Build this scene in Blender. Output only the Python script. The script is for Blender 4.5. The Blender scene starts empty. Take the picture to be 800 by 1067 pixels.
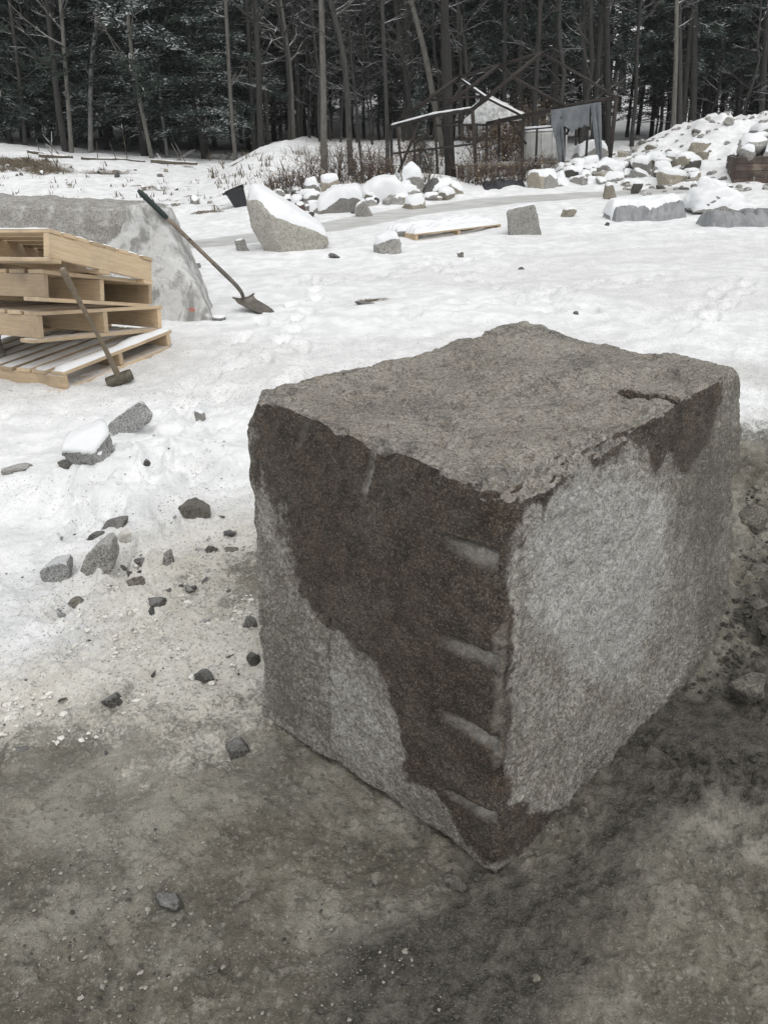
import bpy, bmesh, math, random
import numpy as np
from math import radians, sin, cos, pi, tan, atan
from mathutils import Matrix, Vector

sc = bpy.context.scene
DENOISE = True
COL = sc.collection

# ------------------------------------------------------------------ camera
FPX, CX, CY, HC = 829.0, 400.0, 533.5, 1.5
PITCH, ROLL = radians(26.0), radians(2.5)
_f = np.array([0, cos(PITCH), -sin(PITCH)])
_r0 = np.array([1.0, 0, 0]); _u0 = np.array([0, sin(PITCH), cos(PITCH)])
_r = cos(ROLL) * _r0 - sin(ROLL) * _u0
_u = cos(ROLL) * _u0 + sin(ROLL) * _r0
CAMP = np.array([0, 0, HC])
cam_data = bpy.data.cameras.new('camera')
cam = bpy.data.objects.new('camera', cam_data); COL.objects.link(cam)
M = Matrix(((_r[0], _u[0], -_f[0], 0), (_r[1], _u[1], -_f[1], 0), (_r[2], _u[2], -_f[2], HC), (0, 0, 0, 1)))
cam.matrix_world = M
cam_data.sensor_fit = 'VERTICAL'; cam_data.sensor_height = 24.0
cam_data.lens = 12.0 / (CY / FPX)
cam_data.clip_start = 0.05; cam_data.clip_end = 1000
sc.camera = cam

# ------------------------------------------------------------------ light
SUN_EL, SUN_AZ = radians(60), radians(155)     # azimuth from +Y towards +X
w = bpy.data.worlds.new('World'); sc.world = w; w.use_nodes = True
w.cycles.sampling_method = 'NONE'     # an even overcast sky: plain sampling is the least noisy
wn = w.node_tree; wn.nodes.clear()
sky = wn.nodes.new('ShaderNodeTexSky'); sky.sky_type = 'NISHITA'; sky.sun_disc = False
sky.sun_elevation = SUN_EL; sky.sun_rotation = SUN_AZ
sky.air_density = 1.0; sky.dust_density = 3.0; sky.ozone_density = 1.0
hs = wn.nodes.new('ShaderNodeHueSaturation'); hs.inputs['Saturation'].default_value = 0.10
bgd = wn.nodes.new('ShaderNodeBackground'); bgd.inputs['Strength'].default_value = 0.15
wo = wn.nodes.new('ShaderNodeOutputWorld')
gm_ = wn.nodes.new('ShaderNodeGamma'); gm_.inputs['Gamma'].default_value = 0.35          # cloud cover evens the sky out
vm_ = wn.nodes.new('ShaderNodeVectorMath'); vm_.operation = 'SCALE'; vm_.inputs['Scale'].default_value = 2.75
wn.links.new(sky.outputs[0], hs.inputs['Color']); wn.links.new(hs.outputs[0], gm_.inputs['Color']); wn.links.new(gm_.outputs[0], vm_.inputs[0]); wn.links.new(vm_.outputs[0], bgd.inputs[0]); wn.links.new(bgd.outputs[0], wo.inputs[0])
sl = bpy.data.lights.new('sun', 'SUN'); sl.energy = 1.2; sl.angle = radians(80); sl.color = (1.0, 0.97, 0.93)
so = bpy.data.objects.new('sun', sl); COL.objects.link(so)
sd = Vector((sin(SUN_AZ) * cos(SUN_EL), cos(SUN_AZ) * cos(SUN_EL), sin(SUN_EL)))
so.rotation_euler = (-sd).to_track_quat('-Z', 'Y').to_euler(); so.location = sd * 60
sc.view_settings.view_transform = 'Standard'; sc.view_settings.look = 'None'
sc.view_settings.gamma = 1.0; sc.view_settings.use_curve_mapping = False
sc.view_settings.exposure = 0.2
try:
    sc.cycles.max_bounces = 6; sc.cycles.diffuse_bounces = 3; sc.cycles.glossy_bounces = 2
    sc.cycles.use_denoising = DENOISE; sc.cycles.denoising_prefilter = 'NONE'; sc.cycles.use_adaptive_sampling = False
except Exception:
    pass

# ------------------------------------------------------------------ helpers
def ray(px, py): return _f + (px - CX) / FPX * _r - (py - CY) / FPX * _u
def at_y(px, py, Y):
    d = ray(px, py); return CAMP + d * (Y / d[1])
def at_z(px, py, z=0.0):
    d = ray(px, py); return CAMP + d * ((z - HC) / d[2])
def on_plane(px, py, p0, n):
    d = ray(px, py); return CAMP + d * (np.dot(np.array(p0) - CAMP, n) / np.dot(d, n))
def depth_of(p): return float(np.dot(np.array(p) - CAMP, _f))

def _hash(i, j, k, s):
    h = (i * 374761393 + j * 668265263 + k * 2147483647 + s * 1274126177) & 0xFFFFFFFF
    h = ((h ^ (h >> 13)) * 1274126177) & 0xFFFFFFFF
    h = (h ^ (h >> 16)) & 0xFFFFFFFF
    return h
def vnoise(p, seed=0):
    """value noise -1..1, p (n,3)"""
    p = np.asarray(p, dtype=np.float64)
    f = np.floor(p); i = f.astype(np.int64); t = p - f
    t = t * t * t * (t * (t * 6 - 15) + 10)
    out = np.zeros(len(p))
    for dx in (0, 1):
        wx = t[:, 0] if dx else 1 - t[:, 0]
        for dy in (0, 1):
            wy = t[:, 1] if dy else 1 - t[:, 1]
            for dz in (0, 1):
                wz = t[:, 2] if dz else 1 - t[:, 2]
                out += wx * wy * wz * (_hash(i[:, 0] + dx, i[:, 1] + dy, i[:, 2] + dz, seed) / 2147483648.0 - 1.0)
    return out
def fbm(p, scale, oct=4, seed=0, gain=0.5):
    p = np.asarray(p) * scale; a = 1.0; s = 0; tot = 0
    for o in range(oct):
        s = s + a * vnoise(p + 17.3 * o, seed + o * 7); tot += a
        a *= gain; p = p * 2.03
    return s / tot
def sstep(a, b, x):
    t = np.clip((x - a) / (b - a), 0, 1); return t * t * (3 - 2 * t)
def P3(x, y, z=None):
    x = np.asarray(x, dtype=float); y = np.asarray(y, dtype=float)
    return np.stack([x, y, np.zeros_like(x) if z is None else z], -1)

def mk_mesh(name, verts, faces, mat=None, smooth=True, sharp=None, fmat=None):
    """faces: (n,k) array or list of such arrays"""
    if not isinstance(faces, list): faces = [faces]
    faces = [np.asarray(f, dtype=np.int32) for f in faces if len(f)]
    verts = np.asarray(verts, dtype=np.float32)
    me = bpy.data.meshes.new(name)
    me.vertices.add(len(verts)); me.vertices.foreach_set('co', verts.ravel())
    nl = sum(f.size for f in faces); npoly = sum(len(f) for f in faces)
    me.loops.add(nl); me.polygons.add(npoly)
    me.loops.foreach_set('vertex_index', np.concatenate([f.ravel() for f in faces]))
    tot = np.concatenate([np.full(len(f), f.shape[1], dtype=np.int32) for f in faces])
    st = np.concatenate([[0], np.cumsum(tot)[:-1]]).astype(np.int32)
    me.polygons.foreach_set('loop_start', st); me.polygons.foreach_set('loop_total', tot)
    me.polygons.foreach_set('use_smooth', np.full(npoly, smooth, dtype=bool))
    if fmat is not None: me.polygons.foreach_set('material_index', np.asarray(fmat, dtype=np.int32))
    me.update(calc_edges=True)
    if sharp is not None: me.set_sharp_from_angle(angle=radians(sharp))
    for m in (mat if isinstance(mat, (list, tuple)) else [mat]):
        if m: me.materials.append(m)
    return me
def attr(me, name, rgba):
    a = me.attributes.new(name, 'FLOAT_COLOR', 'POINT'); a.data.foreach_set('color', np.asarray(rgba, dtype=np.float32).ravel())
def obj(name, me, parent=None, loc=None, rot=None, label=None, cat=None, group=None, kind=None):
    o = bpy.data.objects.new(name, me); COL.objects.link(o)
    if parent is not None: o.parent = parent
    if loc is not None: o.location = [float(v) for v in loc]
    if rot is not None: o.rotation_euler = rot
    tag(o, label, cat, group, kind)
    return o
def tag(o, label=None, cat=None, group=None, kind=None):
    if label: o['label'] = label
    if cat: o['category'] = cat
    if group: o['group'] = group
    if kind: o['kind'] = kind
    return o

class MB:
    """collects tubes, boxes and cards; one mesh"""
    def __init__(s): s.v = []; s.q = []; s.t = []; s.n = 0
    def add(s, v, q=None, t=None):
        v = np.asarray(v, dtype=float)
        if q is not None and len(q): s.q.append(np.asarray(q) + s.n)
        if t is not None and len(t): s.t.append(np.asarray(t) + s.n)
        s.v.append(v); s.n += len(v)
    def tube(s, pts, rad, k=6, cap=True):
        pts = np.asarray(pts, dtype=float); n = len(pts)
        rad = np.broadcast_to(np.asarray(rad, dtype=float), (n,))
        d = np.gradient(pts, axis=0); d /= np.linalg.norm(d, axis=1)[:, None] + 1e-9
        ref = np.array([1.0, 0.2, 0.1]) if abs(d[0][2]) > 0.8 else np.array([0, 0, 1.0])
        a = np.cross(d, ref); a /= np.linalg.norm(a, axis=1)[:, None] + 1e-9
        b = np.cross(d, a)
        th = np.arange(k) * 2 * pi / k
        ring = pts[:, None, :] + rad[:, None, None] * (np.cos(th)[None, :, None] * a[:, None, :] + np.sin(th)[None, :, None] * b[:, None, :])
        v = ring.reshape(-1, 3)
        i = np.arange(n - 1)[:, None] * k; j = np.arange(k)[None, :]; j2 = (j + 1) % k
        q = np.stack([i + j, i + k + j, i + k + j2, i + j2], -1).reshape(-1, 4)
        t = None
        if cap:
            v = np.vstack([v, pts[0], pts[-1]]); c0 = n * k; c1 = c0 + 1
            jj = np.arange(k); jk = (jj + 1) % k
            t = np.vstack([np.stack([np.full(k, c0), jj, jk], -1), np.stack([np.full(k, c1), (n - 1) * k + jk, (n - 1) * k + jj], -1)])
        s.add(v, q, t)
    def box(s, c, half, R=None, bev=0.0):
        x, y, z = half
        if bev <= 0:
            v = np.array([[i * x, j * y, k * z] for k in (-1, 1) for j in (-1, 1) for i in (-1, 1)], dtype=float)
            q = [[0, 2, 3, 1], [4, 5, 7, 6], [0, 1, 5, 4], [2, 6, 7, 3], [0, 4, 6, 2], [1, 3, 7, 5]]
            t = None
        else:
            bm = bmesh.new(); bmesh.ops.create_cube(bm, size=2.0)
            for vv in bm.verts: vv.co = Vector((vv.co.x * x, vv.co.y * y, vv.co.z * z))
            bmesh.ops.bevel(bm, geom=bm.edges[:], offset=bev, segments=1, affect='EDGES')
            bm.verts.index_update()
            v = np.array([vv.co[:] for vv in bm.verts]); q = [[vv.index for vv in f.verts] for f in bm.faces if len(f.verts) == 4]
            t = [[vv.index for vv in f.verts] for f in bm.faces if len(f.verts) == 3]
            bm.free()
        if R is not None: v = v @ np.asarray(R).T
        s.add(v + np.asarray(c, dtype=float), q, t)
    def mesh(s, name, mat, smooth=True, sharp=None):
        fs = []
        if s.q: fs.append(np.vstack(s.q))
        if s.t: fs.append(np.vstack(s.t))
        return mk_mesh(name, np.vstack(s.v), fs, mat, smooth, sharp)

# ------------------------------------------------------------------ materials
def new_mat(name):
    m = bpy.data.materials.new(name); m.use_nodes = True; nt = m.node_tree; nt.nodes.clear()
    out = nt.nodes.new('ShaderNodeOutputMaterial'); b = nt.nodes.new('ShaderNodeBsdfPrincipled')
    nt.links.new(b.outputs[0], out.inputs[0])
    return m, N(nt), b
class N:
    def __init__(s, nt): s.nt = nt
    def _in(s, sock, v):
        if v is None: return
        if hasattr(v, 'is_output'): s.nt.links.new(v, sock)
        elif isinstance(v, (tuple, list)) and len(v) == 3 and sock.type == 'RGBA': sock.default_value = (*v, 1)
        else: sock.default_value = v
    def coord(s, kind='Object'): return s.nt.nodes.new('ShaderNodeTexCoord').outputs[kind]
    def mapping(s, vec, scale=(1, 1, 1), loc=(0, 0, 0), rot=(0, 0, 0)):
        n = s.nt.nodes.new('ShaderNodeMapping'); s._in(n.inputs['Vector'], vec)
        n.inputs['Scale'].default_value = scale; n.inputs['Location'].default_value = loc; n.inputs['Rotation'].default_value = rot
        return n.outputs[0]
    def noise(s, vec, scale, detail=4, rough=0.55, dist=0.0, out='Fac'):
        n = s.nt.nodes.new('ShaderNodeTexNoise'); s._in(n.inputs['Vector'], vec)
        n.inputs['Scale'].default_value = scale; n.inputs['Detail'].default_value = detail
        n.inputs['Roughness'].default_value = rough; n.inputs['Distortion'].default_value = dist
        return n.outputs[out]
    def voro(s, vec, scale, feature='F1', out='Distance'):
        n = s.nt.nodes.new('ShaderNodeTexVoronoi'); n.feature = feature; s._in(n.inputs['Vector'], vec); n.inputs['Scale'].default_value = scale
        return n.outputs[out]
    def ramp(s, fac, stops, interp='LINEAR'):
        n = s.nt.nodes.new('ShaderNodeValToRGB'); s._in(n.inputs[0], fac); r = n.color_ramp; r.interpolation = interp
        while len(r.elements) < len(stops): r.elements.new(0.5)
        for e, (p, c) in zip(r.elements, stops):
            e.position = p; e.color = (c, c, c, 1) if not isinstance(c, (tuple, list)) else (*c, 1)
        return n.outputs[0]
    def mix(s, fac, a, b, mode='MIX'):
        n = s.nt.nodes.new('ShaderNodeMix'); n.data_type = 'RGBA'; n.blend_type = mode
        s._in(n.inputs[0], fac); s._in(n.inputs[6], a); s._in(n.inputs[7], b); return n.outputs[2]
    def math(s, op, a, b=None, c=None, clamp=False):
        n = s.nt.nodes.new('ShaderNodeMath'); n.operation = op; n.use_clamp = clamp
        s._in(n.inputs[0], a); s._in(n.inputs[1], b)
        if c is not None: s._in(n.inputs[2], c)
        return n.outputs[0]
    def mrange(s, v, a, b, c=0.0, d=1.0):
        n = s.nt.nodes.new('ShaderNodeMapRange'); n.interpolation_type = 'SMOOTHSTEP'; s._in(n.inputs[0], v)
        for i, x in zip((1, 2, 3, 4), (a, b, c, d)): n.inputs[i].default_value = x
        return n.outputs[0]
    def attr(s, name):
        n = s.nt.nodes.new('ShaderNodeAttribute'); n.attribute_name = name
        sp = s.nt.nodes.new('ShaderNodeSeparateColor'); s.nt.links.new(n.outputs['Color'], sp.inputs[0])
        return sp.outputs
    def normal_z(s):
        g = s.nt.nodes.new('ShaderNodeNewGeometry'); sp = s.nt.nodes.new('ShaderNodeSeparateXYZ')
        s.nt.links.new(g.outputs['Normal'], sp.inputs[0]); return sp.outputs[2]
    def pos(s): return s.nt.nodes.new('ShaderNodeNewGeometry').outputs['Position']
    def rnd(s): return s.nt.nodes.new('ShaderNodeObjectInfo').outputs['Random']
    def bump(s, h, strength=0.5, dist=0.01, nrm=None):
        n = s.nt.nodes.new('ShaderNodeBump'); n.inputs['Strength'].default_value = strength; n.inputs['Distance'].default_value = dist
        s._in(n.inputs['Height'], h)
        if nrm is not None: s._in(n.inputs['Normal'], nrm)
        return n.outputs[0]

SNOW_C = (0.83, 0.85, 0.87)
def mat_snow():
    m, n, b = new_mat('snow'); p = n.pos()
    a = n.noise(p, 3, 5); f = n.noise(p, 60, 3)
    n._in(b.inputs['Base Color'], n.mix(n.mrange(a, .35, .75), (0.80, 0.82, 0.84), (0.87, 0.885, 0.90)))
    b.inputs['Roughness'].default_value = 0.75
    h = n.noise(p, 5, 3)
    n._in(b.inputs['Normal'], n.bump(h, .35, .04)); return m
def mat_stone(name, c1, c2, dark, frost=0.0, sp=1.0):
    m, n, b = new_mat(name); p = n.coord(); r = n.rnd()
    big = n.noise(p, 5 * sp, 5, .6); sm = n.noise(p, 130 * sp, 3, .7); md = n.noise(p, 28 * sp, 4, .65)
    c = n.mix(n.mrange(big, .3, .7), c1, c2)
    c = n.mix(n.mrange(sm, .53, .61), c, dark)
    c = n.mix(n.math('MULTIPLY', n.mrange(sm, .47, .38), .6), c, tuple(min(.7, x * 1.6) for x in c2))
    c = n.mix(n.math('MULTIPLY', n.mrange(md, .5, .64), .6), c, tuple(x * .5 for x in c1))
    v = n.math('MULTIPLY_ADD', r, .5, .75)
    c = n.mix(1.0, c, v, 'MULTIPLY')
    if frost > 0:
        fz = n.math('ADD', n.normal_z(), n.math('MULTIPLY_ADD', n.noise(n.pos(), 22, 4), 1.4, -.7))
        c = n.mix(n.math('MULTIPLY', n.mrange(fz, .3, 1.05), frost), c, (.72, .74, .76))
    n._in(b.inputs['Base Color'], c); b.inputs['Roughness'].default_value = .85
    h = n.math('ADD', n.math('MULTIPLY', md, .7), n.math('MULTIPLY', sm, .25))
    n._in(b.inputs['Normal'], n.bump(h, .8, .02)); return m
def mat_simple(name, c1, c2, scale=20, rough=.7, bump=.3, metal=0.0, snow=0.0, stretch=(1, 1, 1), space='Object'):
    m, n, b = new_mat(name); p = n.mapping(n.coord(space), stretch)
    a = n.noise(p, scale, 5, .6)
    c = n.mix(n.mrange(a, .3, .7), c1, c2)
    if snow > 0:
        f = n.math('ADD', n.normal_z(), n.math('MULTIPLY_ADD', n.noise(n.pos(), 5, 4, .65), 1.6, -.8))
        c = n.mix(n.mrange(f, 1.0 - snow, 1.25 - snow), c, SNOW_C)
    n._in(b.inputs['Base Color'], c); b.inputs['Roughness'].default_value = rough; b.inputs['Metallic'].default_value = metal
    if bump: n._in(b.inputs['Normal'], n.bump(a, bump, .01))
    return m
M_SNOW = mat_snow()
M_GREY = mat_stone('granite_grey', (.23, .225, .21), (.33, .32, .30), (.08, .078, .072), .25)
M_GREYP = mat_stone('granite_frosted', (.27, .27, .265), (.36, .36, .35), (.10, .10, .10), .6)
M_PALE = mat_stone('granite_pale', (.34, .325, .28), (.46, .445, .40), (.17, .16, .135), .2)
M_BEIGE = mat_stone('granite_beige', (.27, .245, .195), (.36, .33, .27), (.11, .1, .08), .2)
M_DARK = mat_stone('stone_dark', (.072, .070, .065), (.125, .121, .112), (.032, .031, .029), .12)
M_RED = mat_stone('stone_reddish', (.09, .055, .05), (.14, .09, .08), (.04, .03, .03), .1)
M_MUDST = mat_stone('stone_muddy', (.12, .112, .095), (.18, .17, .145), (.06, .056, .05), .0)
M_ICE = mat_simple('ice_chunk', (.42, .41, .37), (.64, .63, .59), 30, .45, .5)

# ------------------------------------------------------------------ terrain
CREST = [(-200, 150), (-60, 152), (0, 156), (60, 163), (110, 166), (150, 169), (200, 172), (235, 173), (255, 163), (275, 152), (300, 147), (330, 150), (380, 150), (430, 149), (480, 150), (540, 150), (620, 156), (760, 158), (1000, 158)]
_cx, _cz = [], []
for _px, _py in CREST:
    _Y = 25.5 if _px < 320 else 29.0
    _p = at_y(_px, _py, _Y); _cx.append(_p[0]); _cz.append(_p[2])
_o = np.argsort(_cx); _cx = np.array(_cx)[_o]; _cz = np.array(_cz)[_o]
def poly_ground(px): return np.array([at_z(x, y)[:2] for x, y in px])
def sdf_poly(P, x, y):
    """signed distance, negative inside"""
    d = np.full(x.shape, 1e9); s = np.ones(x.shape); n = len(P)
    for i in range(n):
        a = P[i]; b = P[i - 1]; e = b - a; wx = x - a[0]; wy = y - a[1]
        t = np.clip((wx * e[0] + wy * e[1]) / (e @ e), 0, 1)
        dx = wx - e[0] * t; dy = wy - e[1] * t; d = np.minimum(d, dx * dx + dy * dy)
        c1 = y >= a[1]; c2 = y < b[1]; c3 = e[0] * wy > e[1] * wx
        flip = (c1 & c2 & c3) | (~c1 & ~c2 & ~c3); s[flip] *= -1
    return s * np.sqrt(d)
MUD = poly_ground([(-500, 900), (-150, 812), (0, 790), (70, 778), (130, 770), (190, 752), (235, 735), (256, 702), (262, 668), (245, 640), (220, 605), (238, 575), (300, 560), (450, 500), (690, 455), (900, 445), (1300, 470), (1500, 800), (1100, 1300), (-300, 1500)])
WET = poly_ground([(480, 915), (590, 850), (700, 745), (775, 600), (860, 560), (1000, 700), (880, 800), (720, 870), (640, 960), (560, 1100), (400, 1100), (400, 1010)])
TRACK = [(120, 262), (230, 252), (330, 238), (420, 222), (520, 211), (620, 203), (700, 200)]
_tr = np.array([at_z(x, y)[:2] for x, y in TRACK])
def track_dist(x, y):
    d = np.full(np.shape(x), 1e9)
    for i in range(len(_tr) - 1):
        a, b = _tr[i], _tr[i + 1]; e = b - a
        t = np.clip(((x - a[0]) * e[0] + (y - a[1]) * e[1]) / (e @ e), 0, 1)
        d = np.minimum(d, np.hypot(x - a[0] - e[0] * t, y - a[1] - e[1] * t))
    return d
def zmacro(x, y):
    x = np.asarray(x, float); y = np.asarray(y, float)
    cz = np.interp(x, _cx, _cz)
    right = sstep(-2.5, .5, x)
    y1 = 25.5 * (1 - right) + 29.0 * right; y0 = y1 - (9.5 * (1 - right) + 2.8 * right)
    z = cz * sstep(y0, y1, y) ** (1.15)
    z = z + .13 * np.maximum(0, y - 46) - .0 * y
    # heap of rubble on the right
    z = z + 1.32 * sstep(4.9, 9.2, x) * sstep(16.8, 22.0, y) * (1 - .8 * sstep(23, 27, y))
    z = z + .48 * np.exp(-((x - .6) / 2.2) ** 2 - ((y - 19.2) / 1.6) ** 2) + .45 * np.exp(-((x - 5.2) / 1.6) ** 2 - ((y - 21.5) / 1.4) ** 2) + .25 * np.exp(-((x + 1.2) / 1.0) ** 2 - ((y - 18.2) / 1.4) ** 2)
    # low shoulders of snow in the yard
    z = z + .12 * np.exp(-((x - 6.5) / 2.4) ** 2 - ((y - 14.5) / 1.6) ** 2)
    z = z + .10 * np.exp(-((x - 1.4) / 1.6) ** 2 - ((y - 12.6) / .45) ** 2)
    z = z + .10 * np.exp(-((x + 1.55) / .45) ** 2 - ((y - 3.55) / .35) ** 2)
    z = z + .08 * np.exp(-((x + 1.0) / .35) ** 2 - ((y - 3.75) / .3) ** 2)
    return z
def zfun(x, y):
    x = np.asarray(x, float); y = np.asarray(y, float)
    sh = x.shape; xf = x.ravel(); yf = y.ravel(); p = P3(xf, yf)
    r = np.hypot(xf, yf)
    z = zmacro(xf, yf)
    td = track_dist(xf, yf)
    tm = sstep(.55, 1.1, td)
    far = sstep(2.2, 4.5, r)
    z += far * (.045 * fbm(p, .7, 3, 3) + .025 * fbm(p, 2.2, 3, 5)) * (.4 + .6 * tm)
    z += sstep(9, 15, r) * tm * (.07 * fbm(p, 1.3, 4, 9))
    heap = np.exp(-((xf - 11.5) / 5) ** 2 - ((yf - 22) / 4) ** 2)
    z += heap * .34 * fbm(p, 2.3, 4, 21)
    return z.reshape(sh)
_ts = np.concatenate([np.arange(.3, 8, .01), np.arange(8, 60, .04)])
def ground_at(px, py):
    d = ray(px, py); d = d / np.hypot(d[0], d[1])
    X = CAMP[None, :] + _ts[:, None] * d[None, :]
    m = zmacro(X[:, 0], X[:, 1])
    i0 = int(np.argmax(X[:, 2] < m + .22)); i1 = int(np.argmax(X[:, 2] < m - .22)) if (X[:, 2] < m - .22).any() else len(_ts) - 1
    X = X[i0:max(i1, i0) + 2]
    below = X[:, 2] < zfun(X[:, 0], X[:, 1])
    i = int(np.argmax(below)) if below.any() else len(X) - 1
    return np.array([X[i, 0], X[i, 1], float(zfun(np.array([X[i, 0]]), np.array([X[i, 1]]))[0])])
def zg(x, y): return float(zfun(np.array([x]), np.array([y]))[0])

def mat_ground():
    m, n, b = new_mat('ground_snow_and_mud'); p = n.pos()
    k = n.attr('mask'); k2 = n.attr('mask2')
    n1 = n.noise(p, 4.5, 6, .65); n2 = n.noise(p, 22, 6, .7); n3 = n.noise(p, 95, 4, .7); n4 = n.noise(p, 260, 2, .6)
    # snow
    snow = n.mix(n.mrange(n1, .38, .62), (.72, .735, .745), (.87, .88, .89))
    dirty = n.mix(n.mrange(n2, .35, .65), (.56, .535, .465), (.76, .745, .70))
    sf = n.math('ADD', k2[1], n.math('MULTIPLY_ADD', n2, .9, -.45))
    dirty = n.mix(k2[2], dirty, n.mix(n.mrange(n2, .35, .65), (.52, .52, .505), (.68, .685, .68)))
    c = n.mix(n.mrange(sf, .36, .95), snow, dirty)
    # specks of grit in the slush
    gr = n.math('MULTIPLY', n.mrange(n3, .575, .64), n.mrange(n.math('ADD', k2[1], n.math('MULTIPLY_ADD', n1, .6, -.3)), .05, .6))
    c = n.mix(n.math('MULTIPLY', gr, .75), c, (.14, .13, .11))
    # mud: frozen grey-brown earth, ice crumbs, damp blotches
    mud = n.mix(n.mrange(n1, .42, .58), (.182, .173, .144), (.315, .302, .258))
    n0 = n.noise(p, 1.7, 4, .6)
    mud = n.mix(n.mrange(n0, .42, .58), n.mix(1.0, mud, (.62, .6, .56), 'MULTIPLY'), mud)
    mud = n.mix(n.math('MULTIPLY', n.mrange(n2, .53, .63), .5), mud, (.33, .315, .275))
    mud = n.mix(n.math('MULTIPLY', n.mrange(n2, .46, .36), .55), mud, (.10, .091, .072))
    mud = n.mix(n.math('MULTIPLY', n.mrange(n3, .58, .66), .38), mud, (.42, .405, .35))
    mud = n.mix(n.math('MULTIPLY', n.mrange(n3, .42, .34), .55), mud, (.065, .058, .043))
    for sc_, thr, cpale, cdark in ((55, .80, (.40, .385, .34), (.055, .05, .042)), (120, .74, (.44, .425, .38), (.05, .046, .038)), (240, .7, (.36, .345, .30), (.06, .055, .046))):
        vn = n.nt.nodes.new('ShaderNodeTexVoronoi'); n._in(vn.inputs['Vector'], n.mapping(p, (1, 1, .6))); vn.inputs['Scale'].default_value = sc_
        vs = n.nt.nodes.new('ShaderNodeSeparateColor'); n.nt.links.new(vn.outputs['Color'], vs.inputs[0])
        dot = n.mrange(n.math('ADD', vn.outputs['Distance'], n.math('MULTIPLY_ADD', n4, .5, -.25)), .34, .26)
        mud = n.mix(n.math('MULTIPLY', n.math('MULTIPLY', dot, n.mrange(vs.outputs[0], thr, thr + .03)), .38), mud, cpale)
        mud = n.mix(n.math('MULTIPLY', n.math('MULTIPLY', dot, n.mrange(vs.outputs[1], thr, thr + .03)), .45), mud, cdark)
    wet = n.mix(n.mrange(n2, .35, .65), (.034, .031, .025), (.105, .097, .080))
    wet = n.mix(n.math('MULTIPLY', n.mrange(n4, .56, .66), .55), wet, (.24, .23, .205))
    wf = n.mrange(n.math('ADD', k[1], n.math('MULTIPLY_ADD', n1, 1.5, -.75)), .3, .75)
    mud = n.mix(wf, mud, wet)
    mf = n.math('ADD', k[0], n.math('ADD', n.math('MULTIPLY_ADD', n2, 1.5, -.75), n.math('MULTIPLY_ADD', n3, 1.0, -.5)))
    mfac = n.mrange(mf, .20, .72)
    c = n.mix(mfac, c, mud)
    # grey ice of the cart track
    ice = n.mix(n.mrange(n.noise(n.mapping(p, (.6, 2.2, 1)), 3, 4), .35, .65), (.42, .42, .405), (.60, .61, .60))
    tf = n.mrange(n.math('ADD', k[2], n.math('MULTIPLY_ADD', n1, .7, -.35)), .35, .75)
    c = n.mix(n.math('MULTIPLY', tf, .85), c, ice)
    # bare earth and dead leaves on the bank
    earth = n.mix(n.mrange(n3, .4, .6), (.05, .04, .025), (.17, .135, .09))
    df = n.mrange(n.math('ADD', k2[0], n.math('MULTIPLY_ADD', n2, 1.3, -.65)), .35, .55)
    c = n.mix(df, c, earth)
    n._in(b.inputs['Base Color'], c)
    rg = n.math('ADD', n.math('MULTIPLY_ADD', n.math('MULTIPLY', mfac, wf), -.34, .82), n.math('MULTIPLY', mfac, -.20))
    rg = n.math('MULTIPLY_ADD', tf, -.3, rg)
    n._in(b.inputs['Roughness'], n.math('MULTIPLY_ADD', n2, .2, n.math('SUBTRACT', rg, .1)))
    b.inputs['Specular IOR Level'].default_value = .4
    nearf = n.math('SUBTRACT', 1.0, k2[2])
    hs_ = n.math('ADD', n.math('MULTIPLY', n2, n.math('MULTIPLY_ADD', nearf, .75, .25)), n.math('MULTIPLY', n3, n.math('MULTIPLY', nearf, .4)))
    hm = n.math('ADD', n.math('MULTIPLY', n2, .8), n.math('ADD', n.math('MULTIPLY', n3, .55), n.math('MULTIPLY', n4, .25)))
    h = n.nt.nodes.new('ShaderNodeMix'); n._in(h.inputs[0], mfac); n._in(h.inputs[2], hs_); n._in(h.inputs[3], hm)
    n._in(b.inputs['Normal'], n.bump(h.outputs[0], .8, .02))
    return m

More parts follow.
